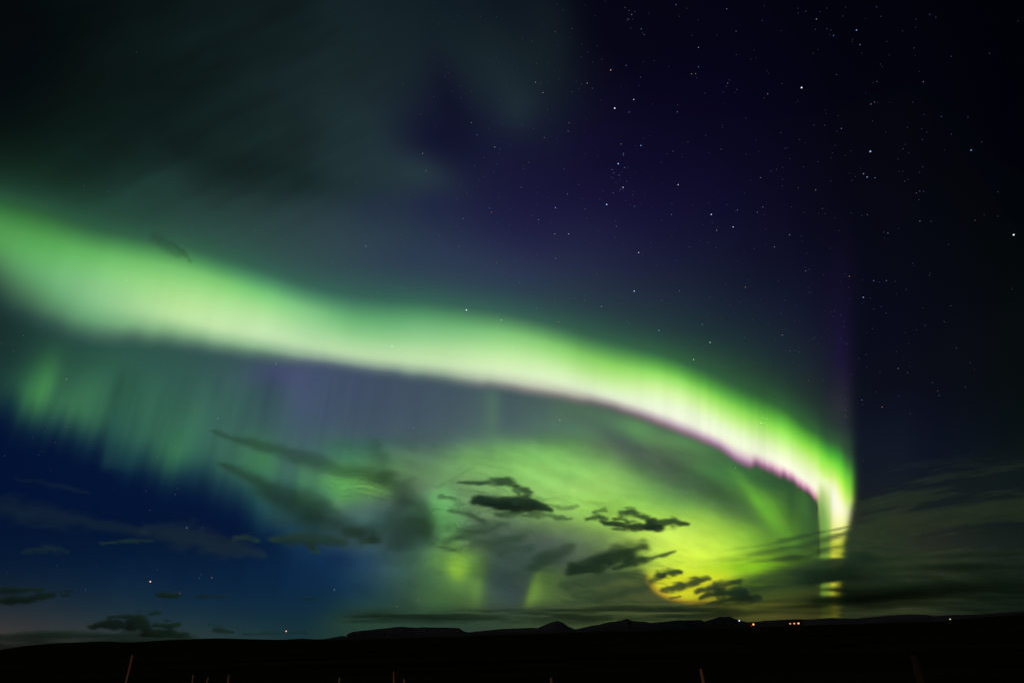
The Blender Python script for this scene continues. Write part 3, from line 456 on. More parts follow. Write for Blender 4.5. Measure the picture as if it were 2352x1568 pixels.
CLOUD_ALB = (.62, .86, .88)
STARS = [
('c5',860,565,1,'w','brightest star of all, blue-white, on the upper fringe of the arc left of centre'),('c5',1100,635,2,'w','clear white star, the next one right of the brightest star over the arc'),
('c5',348,815,2,'w','pale star inside the bright band left of the brightest star'),('c5',1123,834,3,'b',''),('c5',1178,824,3,'w',''),
('c5',1502,1322,2,'o','pinkish star in the grey gap just below the arc at centre'),('c5',497,1377,3,'b',''),('c5',2015,435,1,'b','bright blue star right of centre, highest above the arc\'s green slope'),('c5',2185,705,2,'b','clear blue star right of and below the bright blue one over the arc'),
('c5',2046,170,2,'w',''),('c5',1469,42,3,'w',''),('c5',1564,42,2,'b','blue right-hand one of two equal stars side by side, upper centre'),('c5',808,130,3,'b',''),('c5',168,127,3,'w',''),('c5',1110,120,4,'b',''),('c5',1189,218,4,'b',''),('c5',1067,245,4,'w',''),('c5',1474,209,3,'b',''),('c5',1882,68,4,'v',''),('c5',1938,121,4,'b',''),('c5',2127,106,4,'b',''),('c5',2307,225,4,'b',''),('c5',2327,434,3,'b',''),('c5',1495,648,3,'o',''),('c5',1345,551,3,'b',''),('c5',1468,511,4,'w',''),('c5',1789,541,3,'w',''),('c5',1608,483,4,'b',''),('c5',1672,498,4,'w',''),('c5',1684,462,4,'v',''),('c5',2248,728,4,'b',''),('c5',1966,646,4,'w',''),('c5',1985,662,4,'w',''),('c5',1179,577,4,'b',''),('c5',1251,664,4,'b',''),('c5',901,467,4,'b',''),('c5',416,414,4,'w',''),('c5',1061,706,4,'w',''),('c5',323,744,4,'g',''),('c5',1954,961,4,'g',''),('c5',575,1202,4,'w',''),('c5',606,1190,4,'w',''),('c5',991,1198,4,'w',''),('c5',1192,1442,4,'b',''),('c5',1252,1473,4,'b',''),('c5',1629,1308,4,'b',''),('c5',2242,1434,4,'w',''),('c5',1458,985,4,'g',''),('c5',1605,693,4,'w',''),('c5',1402,777,4,'g',''),('c5',2205,498,4,'v',''),('c5',2048,512,4,'b',''),('c5',412,48,4,'v',''),('c5',1757,321,4,'v',''),('c5',674,53,4,'b',''),('c5',252,451,4,'w',''),('c5',273,604,4,'g',''),
('c2',1905,1127,1,'b','bright blue-white star at the top of a loose cluster, upper right of centre'),('c2',1826,1407,1,'b','strong blue star below the loose cluster, upper right of centre'),('c2',1881,745,1,'w','bright white star above the loose cluster'),('c2',1853,483,2,'o','orange star high above the loose cluster'),('c2',1692,573,3,'w',''),('c2',2012,686,2,'w',''),('c2',1980,773,3,'b',''),('c2',1925,992,3,'o',''),('c2',2061,1002,2,'b','clear blue star right of the top of the loose cluster'),('c2',1940,1056,3,'b',''),('c2',1942,1068,3,'b',''),('c2',1863,1168,3,'b',''),('c2',1875,1191,3,'b',''),('c2',1911,1206,3,'b',''),('c2',1949,1155,3,'b',''),('c2',1970,1151,4,'b',''),('c2',1869,1226,4,'b',''),('c2',1857,1219,4,'b',''),('c2',1928,1185,4,'b',''),('c2',1939,1290,2,'w','white star in the lower half of the loose cluster'),('c2',1922,1303,3,'b',''),('c2',1932,1285,4,'b',''),('c2',1871,1329,3,'b',''),('c2',1915,1318,4,'b',''),('c2',1937,1307,4,'b',''),('c2',2003,1342,4,'b',''),('c2',1963,1248,4,'v',''),('c2',1889,1258,4,'b',''),('c2',2312,771,3,'b',''),('c2',2318,1272,2,'w',''),('c2',2302,33,3,'b',''),('c2',2064,200,3,'b',''),('c2',1998,102,3,'v',''),('c2',2019,82,4,'b',''),('c2',1971,129,4,'v',''),('c2',1979,135,5,'v',''),('c2',1967,141,5,'v',''),('c2',1953,54,4,'w',''),('c2',1979,74,4,'v',''),('c2',1992,194,4,'b',''),('c2',2085,240,4,'w',''),('c2',1960,452,3,'b',''),('c2',2058,534,4,'w',''),('c2',1791,409,4,'o',''),('c2',1727,609,4,'w',''),('c2',1652,580,4,'v',''),('c2',1589,633,4,'v',''),('c2',1697,362,4,'b',''),('c2',1336,568,3,'w',''),('c2',1387,639,3,'w',''),('c2',1567,847,3,'b',''),('c2',1560,903,3,'b',''),('c2',1396,948,3,'b',''),('c2',1322,886,4,'b',''),('c2',1245,861,4,'b',''),('c2',1103,853,4,'b',''),('c2',933,928,3,'b',''),('c2',895,845,3,'o',''),('c2',885,743,4,'b',''),('c2',711,530,4,'b',''),('c2',424,580,4,'b',''),('c2',636,666,4,'b',''),('c2',559,1057,3,'w',''),('c2',545,787,4,'o',''),('c2',582,1174,3,'b',''),('c2',823,1252,4,'b',''),('c2',863,1332,4,'o',''),('c2',1055,1013,3,'w',''),('c2',1090,1027,4,'v',''),('c2',1083,1058,4,'b',''),('c2',1071,1131,4,'b',''),('c2',981,1087,4,'b',''),('c2',916,1142,4,'o',''),('c2',1237,1289,3,'b',''),('c2',1079,1361,4,'b',''),('c2',1019,1434,3,'b',''),('c2',1033,1461,3,'o',''),('c2',837,1504,3,'b',''),('c2',1254,1163,4,'v',''),('c2',1313,1485,4,'b',''),('c2',1357,1513,3,'b',''),('c2',1357,1535,4,'b',''),('c2',1473,1430,2,'b',''),('c2',1556,1336,3,'b',''),('c2',1634,1272,4,'v',''),('c2',1688,1505,4,'b',''),('c2',1677,1440,4,'w',''),('c2',1779,1373,4,'v',''),('c2',2016,1420,3,'b',''),('c2',2272,1476,3,'b',''),('c2',2275,1402,4,'b',''),('c2',2283,1043,4,'w',''),('c2',2201,1118,4,'b',''),('c2',1886,1523,4,'b',''),('c2',1892,1559,3,'b',''),('c2',1437,828,4,'b',''),('c2',1472,220,4,'w',''),('c2',1587,198,4,'v',''),('c2',463,1344,4,'b',''),('c2',268,1524,4,'b',''),('c2',102,1258,4,'b',''),('c2',1533,1165,4,'v',''),('c2',1286,1118,4,'v',''),
('c3',820,604,1,'w','bright white star high up, top right of centre'),('c3',198,1476,1,'b','bright blue star below and left of the bright white one at top right'),('c3',1293,1043,1,'b','bright blue-white star in the right part of the sky'),('c3',1987,1034,2,'b','clear blue-white star nearest the right edge, upper half'),('c3',349,1562,2,'w',''),('c3',304,62,3,'b',''),('c3',922,133,3,'w',''),('c3',1198,209,2,'b','blue-white star near the top edge, right part'),('c3',1040,246,3,'b',''),('c3',1222,309,3,'b',''),('c3',995,199,4,'b',''),('c3',549,143,4,'b',''),('c3',369,217,4,'w',''),('c3',110,328,3,'w',''),('c3',110,461,3,'b',''),('c3',62,510,3,'o',''),('c3',90,508,3,'o',''),('c3',311,574,3,'b',''),('c3',302,595,4,'b',''),('c3',374,617,4,'b',''),('c3',586,647,3,'o',''),('c3',1060,515,4,'o',''),('c3',1297,717,3,'o',''),('c3',1322,706,4,'o',''),('c3',978,863,4,'b',''),('c3',1094,885,3,'b',''),('c3',677,914,4,'b',''),('c3',537,1223,3,'b',''),('c3',647,1167,4,'b',''),('c3',611,1179,4,'b',''),('c3',689,1234,4,'b',''),('c3',797,1294,4,'o',''),('c3',917,1308,3,'o',''),('c3',964,1435,4,'o',''),('c3',1246,1196,3,'w',''),('c3',1271,1219,2,'b','middle and brightest of three small stars in a row at right'),('c3',1326,1224,3,'b',''),('c3',1529,1248,4,'b',''),('c3',1517,1023,4,'b',''),('c3',1610,1329,4,'w',''),('c3',1634,1522,3,'b',''),('c3',2015,1517,4,'b',''),('c3',1658,564,3,'b',''),('c3',1593,332,4,'b',''),('c3',1701,101,4,'b',''),('c3',1851,389,4,'b',''),('c3',1782,803,4,'v',''),('c3',1338,563,4,'v',''),('c3',378,1445,3,'b',''),('c3',553,1425,3,'b',''),('c3',515,1461,3,'b',''),('c3',1273,1477,4,'w',''),('c3',265,1028,4,'o',''),('c3',37,978,4,'o',''),('c3',1336,49,4,'b',''),('c3',848,79,4,'b',''),
('c6',2280,48,1,'w','bright white star close to the right edge'),('c6',737,48,3,'o',''),('c6',633,132,3,'o',''),('c6',848,296,3,'b',''),('c6',1149,333,3,'o',''),('c6',1316,364,3,'b',''),('c6',1404,364,3,'b',''),('c6',1245,478,2,'b','clear blue star just right of the violet ray'),('c6',433,409,3,'o',''),('c6',177,104,4,'b',''),('c6',189,480,4,'b',''),('c6',393,511,4,'b',''),('c6',328,535,4,'b',''),('c6',677,590,4,'b',''),('c6',136,665,3,'b',''),('c6',190,788,2,'w','white star just above the right-hand slope of the arc'),('c6',82,788,4,'b',''),('c6',76,906,2,'w','white star touching the green upper fringe of the arc, right part'),('c6',689,738,3,'o',''),('c6',741,847,4,'o',''),('c6',804,856,4,'o',''),('c6',908,755,4,'b',''),('c6',1112,679,4,'b',''),('c6',1131,797,4,'b',''),('c6',607,948,4,'b',''),('c6',868,1052,4,'o',''),('c6',1485,967,3,'b',''),('c6',1550,997,4,'v',''),('c6',1235,1184,3,'b',''),('c6',1374,1232,3,'o',''),('c6',1122,1251,4,'b',''),('c6',1121,1297,4,'w',''),('c6',1414,37,3,'b',''),('c6',1386,31,4,'b',''),('c6',1402,586,4,'b',''),('c6',1802,647,4,'b',''),('c6',1885,825,4,'b',''),('c6',1948,1094,4,'b',''),('c6',1767,1153,4,'b',''),('c6',1756,1123,4,'o',''),('c6',1700,326,4,'b',''),('c6',235,17,3,'w',''),
('c6',540,1342,2,'g','brightest of the tight little star cluster inside the arc'),('c6',555,1307,3,'g',''),('c6',580,1314,3,'g',''),('c6',558,1295,4,'g',''),('c6',566,1341,3,'g',''),('c6',516,1362,3,'g',''),('c6',540,1270,4,'g',''),('c6',426,1274,4,'g',''),
('c4',458,1041,3,'o',''),('c4',869,363,3,'g',''),('c4',1471,619,3,'g',''),('c4',663,167,4,'g',''),('c4',434,91,4,'g',''),('c4',1533,127,4,'b',''),('c4',1899,936,3,'w',''),('c4',2113,960,4,'w',''),('c4',2188,1108,4,'b',''),('c4',2025,1185,4,'b',''),('c4',2070,1038,4,'b',''),('c4',1499,1312,3,'w',''),('c4',1599,1290,4,'w',''),('c4',1313,860,4,'g',''),('c4',1033,733,4,'g',''),('c4',160,743,4,'g',''),('c4',2302,562,4,'g',''),('c4',2281,240,4,'b',''),('c4',1655,443,4,'g',''),('c4',1587,601,4,'g',''),('c4',2223,1304,4,'b',''),('c4',1707,1411,4,'o',''),('c4',2275,1410,4,'o',''),
('l1',1035,1075,1,'o','bright pinkish star alone low in the blue dusk at left'),('l1',1286,706,2,'b','blue-white star in the blue sky, left one of a close pair'),('l1',1396,706,3,'b',''),('l1',2056,445,2,'b','blue-white star at the left rim of the green rippled patch'),('l1',1970,1416,1,'o','bright orange star lowest of all, just above the left horizon'),('l1',2302,1131,3,'w',''),('l1',1207,476,4,'b',''),('l1',1221,436,4,'b',''),('l1',1031,585,4,'o',''),('l1',1084,991,4,'o',''),('l1',1459,1048,3,'o',''),('l1',1373,1047,4,'o',''),('l1',1384,1028,4,'v',''),('l1',1237,1155,3,'o',''),('l1',1747,798,4,'o',''),('l1',1082,226,4,'g',''),('l1',1207,154,4,'g',''),('l1',590,1133,4,'v',''),
('l2',496,19,3,'b',''),('l2',1205,469,2,'b','blue-white star just above the dense lens-shaped cloud'),('l2',381,1246,3,'o',''),('l2',530,1204,3,'o',''),('l2',1219,1094,3,'w',''),('l2',707,1088,4,'o',''),('l2',156,639,4,'w',''),('l2',755,848,4,'w',''),('l2',2079,560,3,'b',''),('l2',1255,370,4,'g',''),('l2',1251,740,4,'w',''),
('l3',93,976,2,'w','white star inside the yellow bowl of light low on the right'),('l3',103,716,3,'w',''),('l3',28,466,3,'b',''),('l3',366,291,3,'w',''),('l3',358,303,4,'w',''),('l3',278,150,4,'g',''),('l3',245,956,3,'w',''),('l3',268,785,4,'w',''),('l3',210,779,4,'w',''),('l3',232,514,4,'w',''),('l3',1457,594,3,'o',''),('l3',1573,714,4,'v',''),('l3',412,897,4,'w',''),
]

# =====================================================================================================
# builders
# =====================================================================================================
def mesh_obj(name, verts, faces, mat=None, parent=None, smooth_=False):
    me = bpy.data.meshes.new(name)
    verts = np.asarray(verts, np.float32); faces = np.asarray(faces, np.int32)
    me.vertices.add(len(verts)); me.vertices.foreach_set('co', verts.ravel())
    n = faces.shape[1]
    me.loops.add(faces.size); me.loops.foreach_set('vertex_index', faces.ravel())
    me.polygons.add(len(faces)); me.polygons.foreach_set('loop_start', np.arange(len(faces), dtype=np.int32)*n)
    me.polygons.foreach_set('loop_total', np.full(len(faces), n, np.int32))
    me.update(calc_edges=True); me.validate()
    if smooth_: me.polygons.foreach_set('use_smooth', np.ones(len(faces), bool))
    ob = bpy.data.objects.new(name, me); COL.objects.link(ob)
    if mat: me.materials.append(mat)
    if parent: ob.parent = parent
    return ob
def tag(o, label=None, cat=None, group=None, kind=None):
    for k, v in (('label', label), ('category', cat), ('group', group), ('kind', kind)):
        if v: o[k] = v
    return o
def empty(name, loc, label, cat, group=None, rz=0):
    o = bpy.data.objects.new(name, None); COL.objects.link(o); o.location = loc; o.rotation_euler = (0, 0, rz)
    o.empty_display_size = .2
    return tag(o, label, cat, group)
def glow_mat(name, col, per_m):
    m = bpy.data.materials.new(name); m.use_nodes = True; n = m.node_tree; n.nodes.clear()
    e = n.nodes.new('ShaderNodeEmission'); e.inputs['Color'].default_value = (*col, 1); e.inputs['Strength'].default_value = per_m
    o = n.nodes.new('ShaderNodeOutputMaterial'); n.links.new(e.outputs[0], o.inputs['Volume'])
    m.cycles.homogeneous_volume = True
    try: m.cycles.emission_sampling = 'NONE'
    except Exception: pass
    return m
def emit_mat(name, col, s):
    m = bpy.data.materials.new(name); m.use_nodes = True; n = m.node_tree; n.nodes.clear()
    e = n.nodes.new('ShaderNodeEmission'); e.inputs['Color'].default_value = (*col, 1); e.inputs['Strength'].default_value = s
    o = n.nodes.new('ShaderNodeOutputMaterial'); n.links.new(e.outputs[0], o.inputs['Surface'])
    try: m.cycles.emission_sampling = 'NONE'
    except Exception: pass
    return m
def volume_body(name, X, Y, T, rc, mat, parent=None, tmin=6.0, keep=40.0):
    """closed body whose depth along each line of sight from the place is T (metres), centred at distance rc"""
    ny, nx = T.shape
    D = direction(X, Y); T = np.maximum(T, tmin)
    quad = T[:-1, :-1]; quad = np.maximum(np.maximum(quad, T[1:, :-1]), np.maximum(T[:-1, 1:], T[1:, 1:]))
    q = quad > keep
    if not q.any(): return None
    E = np.array([0, 0, EYE])
    A = (E+D*(rc-T/2)[..., None]).reshape(-1, 3); Bk = (E+D*(rc+T/2)[..., None]).reshape(-1, 3)
    idx = np.arange(ny*nx).reshape(ny, nx)
    a, b, c, d = idx[:-1, :-1][q], idx[:-1, 1:][q], idx[1:, 1:][q], idx[1:, :-1][q]
    N = ny*nx
    F = [np.stack([a, d, c, b], 1), np.stack([a, b, c, d], 1)+N]
    qp = np.pad(q, 1)
    core = (slice(1, -1), slice(1, -1))
    for (sl, i0, i1) in (((slice(0, -2), slice(1, -1)), (slice(0, -1), slice(0, -1)), (slice(0, -1), slice(1, None))),      # open above
                         ((slice(2, None), slice(1, -1)), (slice(1, None), slice(1, None)), (slice(1, None), slice(0, -1))),
                         ((slice(1, -1), slice(0, -2)), (slice(1, None), slice(0, -1)), (slice(0, -1), slice(0, -1))),
                         ((slice(1, -1), slice(2, None)), (slice(0, -1), slice(1, None)), (slice(1, None), slice(1, None)))):
        e = q & ~qp[sl]
        v0, v1 = idx[i0][e], idx[i1][e]
        F.append(np.stack([v0, v1, v1+N, v0+N], 1))
    F = np.concatenate(F); V = np.concatenate([A, Bk])
    used = np.unique(F); remap = np.full(len(V), -1, np.int64); remap[used] = np.arange(len(used))
    V = V[used]; F = remap[F]
    org = V.mean(0)
    ob = mesh_obj(name, V-org, F, mat, None)
    ob.location = org
    if parent is not None: ob.parent = parent; ob.location = org-np.array(parent.location)
    return ob
def world_light(X, Y):
    D = direction(X, Y); s = 0
    for (lx, ly, kk, cr, cg, cb) in LOBES:
        s = s+np.exp(kk*(D@direction(lx, ly)-1))[..., None]*np.array([cr, cg, cb])
    return s

# ---------------- aurora: bodies of glowing gas, with lit thin cloud and leftover sky glow put in ----------------
PER = 1/12000.0                       # light per metre of depth
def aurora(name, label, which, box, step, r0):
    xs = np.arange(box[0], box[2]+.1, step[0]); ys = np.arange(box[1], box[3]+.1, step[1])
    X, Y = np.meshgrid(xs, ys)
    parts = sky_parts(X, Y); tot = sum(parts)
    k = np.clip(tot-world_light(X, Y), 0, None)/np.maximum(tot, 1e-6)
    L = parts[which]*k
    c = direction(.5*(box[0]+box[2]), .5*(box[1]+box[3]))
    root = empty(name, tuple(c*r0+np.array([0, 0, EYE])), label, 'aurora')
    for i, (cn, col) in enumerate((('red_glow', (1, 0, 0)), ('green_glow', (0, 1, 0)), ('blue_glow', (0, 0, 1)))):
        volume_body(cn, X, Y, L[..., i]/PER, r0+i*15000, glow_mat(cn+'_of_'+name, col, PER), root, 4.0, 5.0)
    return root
aurora('aurora_arc', 'bright green and white arc of northern light, plunging to the horizon at its right end', 0, (-60, 400, 1992, 1500), (3.6, 2.8), 110000)
aurora('aurora_curtain', 'dimmer green and yellow curtains and patches of northern light hanging below the bright arc', 1, (-60, 560, 1992, 1500), (3.4, 4.0), 160000)
aurora('aurora_and_lit_cloud_glow', 'faint grey green and violet glow of aurora-lit thin cloud and sky above and right of the bright arc', 2, (-60, -40, 2412, 1500), (6, 7), 210000)  # thin cloud lit by the aurora is built here as a glowing body

# ---------------- clouds ----------------
def cloud_mat(name, dens, alb, an=0.0):
    m = bpy.data.materials.new(name); m.use_nodes = True; n = m.node_tree; n.nodes.clear()
    p = n.nodes.new('ShaderNodeVolumePrincipled'); p.inputs['Color'].default_value = (*alb, 1)
    p.inputs['Density'].default_value = dens; p.inputs['Anisotropy'].default_value = an
    o = n.nodes.new('ShaderNodeOutputMaterial'); n.links.new(p.outputs[0], o.inputs['Volume'])
    m.cycles.homogeneous_volume = True
    return m
CDENS = .0015
CM = cloud_mat('cloud_vapour', CDENS, CLOUD_ALB, .5); CM_VEIL = cloud_mat('cloud_veil_vapour', CDENS, (.97, .97, .9), .55); CM_DARK = cloud_mat('cloud_vapour_less_lit', CDENS, tuple(.5*v for v in CLOUD_ALB), .4)  # CM_DARK: same vapour, darker tone painted for the weaker aurora light far off
for (nm, label, f, km) in CLOUDS:
    b = f.box; w = b[2]-b[0]; h = b[3]-b[1]
    st = 2.6 if w < 400 else 3.6
    X, Y = np.meshgrid(np.arange(b[0], b[2]+st, st), np.arange(b[1], b[3]+st, min(st, 2.4)))
    T = f(X, Y)
    T = T*smooth(0, 5, X-b[0]-2)*smooth(0, 5, b[2]-X-2)*smooth(0, 5, Y-b[1]-2)*smooth(0, 5, b[3]-Y-2)
    o = volume_body(nm, X, Y, T/CDENS, km*1000, CM_VEIL if (f is veil or label.startswith(('long thin grey', 'hair-thin'))) else CM_DARK if (nm == 'cloud_bank' and f is not foot) or km >= 34 else CM, None, 1.0, 6.0)
    if o is None: print('EMPTY CLOUD', label); continue
    tag(o, label, nm.replace('_', ' '), 'clouds in the night sky' if nm == 'cloud' else None)

# ---------------- stars ----------------
SRC = {'c1': (0, 0), 'c2': (1366, 0), 'c3': (2730, 0), 'c4': (0, 911), 'c5': (1366, 911), 'c6': (2730, 911), 'l1': (0, 1700), 'l2': (1366, 1700), 'l3': (2730, 1700)}
STAR_R = 300000.0
def ico(r=1.0):
    t = (1+5**.5)/2
    v = np.array([(-1,t,0),(1,t,0),(-1,-t,0),(1,-t,0),(0,-1,t),(0,1,t),(0,-1,-t),(0,1,-t),(t,0,-1),(t,0,1),(-t,0,-1),(-t,0,1)], float); v /= np.linalg.norm(v[0])
    f = [(0,11,5),(0,5,1),(0,1,7),(0,7,10),(0,10,11),(1,5,9),(5,11,4),(11,10,2),(10,7,6),(7,1,8),(3,9,4),(3,4,2),(3,2,6),(3,6,8),(3,8,9),(4,9,5),(2,4,11),(6,2,10),(8,6,7),(9,8,1)]
    return v*r, np.array(f)
SV, SF = ico()
SCOL = {'b': (.30, .48, 1.0), 'w': (.85, .9, 1.0), 'o': (1.0, .50, .28), 'g': (.5, .9, .8), 'v': (.55, .6, 1.0)}
SMAG = {1: (.56, 1.6), 2: (.45, .85), 3: (.38, .36), 4: (.33, .15), 5: (.3, .15)}
star_mesh = {}
def star(px, py, mag, col, label, group):
    k = (mag, col)
    pxr = STAR_R/FOC/1024.0
    if k not in star_mesh:
        o = mesh_obj('star', SV*SMAG[mag][0]*pxr, SF, emit_mat('starlight_%s%d' % (col, mag), SCOL[col], SMAG[mag][1])); star_mesh[k] = o.data
    else:
        o = bpy.data.objects.new('star', star_mesh[k]); COL.objects.link(o)
    o.location = direction(px, py)*STAR_R+np.array([0, 0, EYE])
    return tag(o, label, 'star', group)
WORD = {'b': 'blue', 'w': 'white', 'o': 'orange', 'g': 'pale green', 'v': 'pale violet'}
n_st = 0
GROUPS = {}
STARS = sorted(STARS, key=lambda s_: s_[3])
rest_stars = STARS[296:]; STARS = STARS[:296]      # the faintest ones join the star dust
for (key, X_, Y_, mag, col, label) in STARS:
    sx, sy = SRC[key]; px = (sx+X_/1.7211)/1.7415; py = (sy+Y_/1.7211)/1.7415
    if not label:
        size = {1: 'bright', 2: 'clear', 3: 'small', 4: 'faint', 5: 'very faint'}[mag]
        ya = float(np.interp(px, ARCX, ARCV[:, 2, 0])); yb = float(np.interp(px, ARCX, ARCV[:, 9, 0]))
        place = ('in the dark sky right of the arc' if px > 1957 else 'in the dark sky above the arc' if py < ya else 'shining through the bright arc' if py < yb and px > 0 else 'below the arc')
        label = '%s %s star %s' % (size, WORD[col], place); grp = '%s %s stars %s' % (size, WORD[col], place)
    else: grp = 'stars in the night sky'
    star(px, py, mag, col, label, grp); n_st += 1
rs = np.random.RandomState(5)
def rand_pos(n):
    out = []
    while len(out) < n:
        x = rs.uniform(0, 2352); y = rs.uniform(0, 1330)
        dens = 1.0 if (x > 1000 and y < 950) else .35
        if x < 950 and y < 420: dens = .02
        dens *= .25 if x > 2150 else 1
        if rs.rand() < dens: out.append((x, y))
    return out
for (x, y) in rand_pos(0):
    c = 'bbvwo'[rs.randint(5)]
    star(x, y, 5, c, 'tiny very faint star, one of many sprinkled over the night sky', 'tiny faint stars sprinkled over the sky')
vs, fs = [], []
pxr = STAR_R/FOC/1024.0
for i, (x, y) in enumerate([((SRC[k_][0]+X_/1.7211)/1.7415, (SRC[k_][1]+Y_/1.7211)/1.7415) for (k_, X_, Y_, m_, c_, l_) in rest_stars]+rand_pos(640)):
    vs.append(SV*pxr*(.42 if i < len(rest_stars) else rs.uniform(.22, .34))+direction(x, y)*STAR_R*1.02+np.array([0, 0, EYE])); fs.append(SF+12*i)
tag(mesh_obj('star_dust', np.concatenate(vs), np.concatenate(fs), emit_mat('starlight_dust', (.42, .5, 1), .12)), 'countless faintest pin-prick stars scattered over the whole dark sky', 'stars', None, 'stuff')

# ---------------- ground and mountains ----------------
def soil_mat(name, c1, c2, scale, rough=.95, bump=.0):
    m = bpy.data.materials.new(name); m.use_nodes = True; n = m.node_tree; b = n.nodes['Principled BSDF']
    tc = n.nodes.new('ShaderNodeTexCoord'); ns = n.nodes.new('ShaderNodeTexNoise'); ns.inputs['Scale'].default_value = scale; ns.inputs['Detail'].default_value = 6
    mp = n.nodes.new('ShaderNodeMapping'); mp.inputs['Scale'].default_value = (.35, 1.6, 1)
    r = n.nodes.new('ShaderNodeValToRGB'); r.color_ramp.elements[0].position = .35; r.color_ramp.elements[1].position = .68
    r.color_ramp.elements[0].color = (*c1, 1); r.color_ramp.elements[1].color = (*c2, 1)
    n.links.new(tc.outputs['Object'], mp.inputs['Vector']); n.links.new(mp.outputs[0], ns.inputs['Vector']); n.links.new(ns.outputs['Fac'], r.inputs[0]); n.links.new(r.outputs[0], b.inputs['Base Color'])
    b.inputs['Roughness'].default_value = 1; b.inputs['Specular IOR Level'].default_value = 0
    return m
def px_az_el(px, py):
    d = direction(px, py); return np.arctan2(d[..., 0], d[..., 1]), np.arcsin(d[..., 2])
def src1(p): return ((np.array(p)[:, 0]), np.array(p)[:, 1])
# left-hand rise of the plain, as elevation angle of its skyline
RISE = [(-200,1503),(0,1490),(68,1480),(137,1475),(239,1471),(301,1474),(376,1468.5),(496,1464),(615,1467),(804,1470),(1000,1468)]
ra, re = px_az_el(np.array([p[0] for p in RISE], float), np.array([p[1] for p in RISE], float))
RR = [(1700,1441),(1900,1434),(2150,1425),(2250,1416),(2352,1408),(2600,1398)]
rb, rre = px_az_el(np.array([p[0] for p in RR], float), np.array([p[1] for p in RR], float))
na = 721; az = np.radians(np.linspace(-180, 180, na)); rad = np.concatenate([np.geomspace(.6, 2400, 90), np.linspace(2500, 6000, 30), np.geomspace(6300, 62000, 24)])
AZ, RD = np.meshgrid(az, rad)
h = -.75*smooth(4, 15, RD)-0.0*RD
hill_l = np.interp(AZ, ra, np.maximum(re, 0), left=0, right=0)*smooth(math.radians(-62), ra[0], AZ); hill_l[AZ > ra[-1]] = 0
hill_r = np.interp(AZ, rb, np.maximum(rre, 0), left=0, right=0)*smooth(math.radians(66), rb[-1], AZ)
hill_r[AZ < rb[0]] = 0
bump = np.exp(-.5*((RD-3900)/700)**2)
h = h+3900*(np.tan(hill_l)+np.tan(hill_r))*bump*1.02
h = h+.05*fbm(AZ*60, np.log(RD)*9, 201, 3)*smooth(3, 30, RD)+.4*fbm(AZ*90, np.log(RD)*14, 204, 3)*smooth(60, 300, RD)*smooth(62000, 2000, RD)
V = np.stack([RD*np.sin(AZ), RD*np.cos(AZ), h], -1).reshape(-1, 3)
idx = np.arange(V.shape[0]).reshape(RD.shape)
F = np.stack([idx[:-1, :-1], idx[:-1, 1:], idx[1:, 1:], idx[1:, :-1]], -1).reshape(-1, 4)
nV = len(V); V = np.concatenate([V, [[0, 0, 0]]])
ground = mesh_obj('ground', V, F, soil_mat('heath', (.018, .017, .008), (.075, .066, .032), .05), None, True)
tag(ground, None, None, None, 'structure')
hazed_rock = soil_mat('hazed_rock', (.08, .068, .135), (.14, .12, .22), .0006)  # bluish haze over the far mountains is put into this colour
def mountain(name, label, pts, dist, depth, seed, rough=1.0, mat=hazed_rock):
    p = np.array(pts, float); a, e = px_az_el(p[:, 0], p[:, 1])
    nx_, ny_ = 240, 26
    aa = np.linspace(a[0], a[-1], nx_); el = np.interp(aa, a, e)
    H = np.maximum(dist*np.tan(el)+EYE, 0)*smooth(0, 4, np.arange(nx_))*smooth(0, 4, nx_-1-np.arange(nx_))
    H = H*(1+.035*rough*fbm(aa*180, aa*0, seed, 4))
    t = np.linspace(-1, 1, ny_); A2, T2 = np.meshgrid(aa, t)
    prof = np.clip(1-np.abs(T2), 0, 1)**.8
    gul = 1-.28*rough*np.abs(fbm(A2*160, T2*2, seed+3, 4))*smooth(0, .5, np.abs(T2))
    Z = H[None, :]*prof*gul-2
    R = dist+T2*depth+.15*depth*fbm(A2*50, T2*0, seed+7, 3)*(1-np.abs(T2))
    V = np.stack([R*np.sin(A2), R*np.cos(A2), Z], -1)
    org = np.array([dist*math.sin(aa.mean()), dist*math.cos(aa.mean()), -2.0])
    idx = np.arange(nx_*ny_).reshape(ny_, nx_)
    F = np.stack([idx[:-1, :-1], idx[:-1, 1:], idx[1:, 1:], idx[1:, :-1]], -1).reshape(-1, 4)
    o = mesh_obj(name, V.reshape(-1, 3)-org, F, mat, None, True); o.location = org
    return tag(o, label, None, None, 'structure')
mountain('mountain', 'broad flat-topped table mountain with a sheer right end on the left horizon', [(730,1474),(760,1468),(775,1464),(794,1462),(799,1454),(808,1450),(849,1444.5),(890,1441),(917,1437.5),(958,1439.5),(992,1439),(1033,1439.5),(1054,1440.5),(1066,1448.5),(1082,1452),(1100,1464)], 27000, 1800, 301)
mountain('mountain', 'low far hills trailing off left of the table mountain', [(600,1472),(640,1470),(662,1467),(694,1465),(727,1467),(747,1466),(785,1459),(805,1461),(840,1470)], 31000, 1500, 305)
mountain('mountain', 'long low ridge between the table mountain and the cone', [(1040,1462),(1082,1450),(1122,1446),(1150,1443),(1174,1442),(1225,1440),(1260,1442),(1330,1452)], 33000, 1500, 309)
mountain('mountain', 'dark cone-shaped mountain with smooth flanks in the middle of the horizon', [(1208,1452),(1225,1446),(1238,1439.5),(1259,1430),(1278,1423.6),(1290,1427),(1307,1438),(1321,1444),(1345,1452)], 22000, 1300, 313, .4)
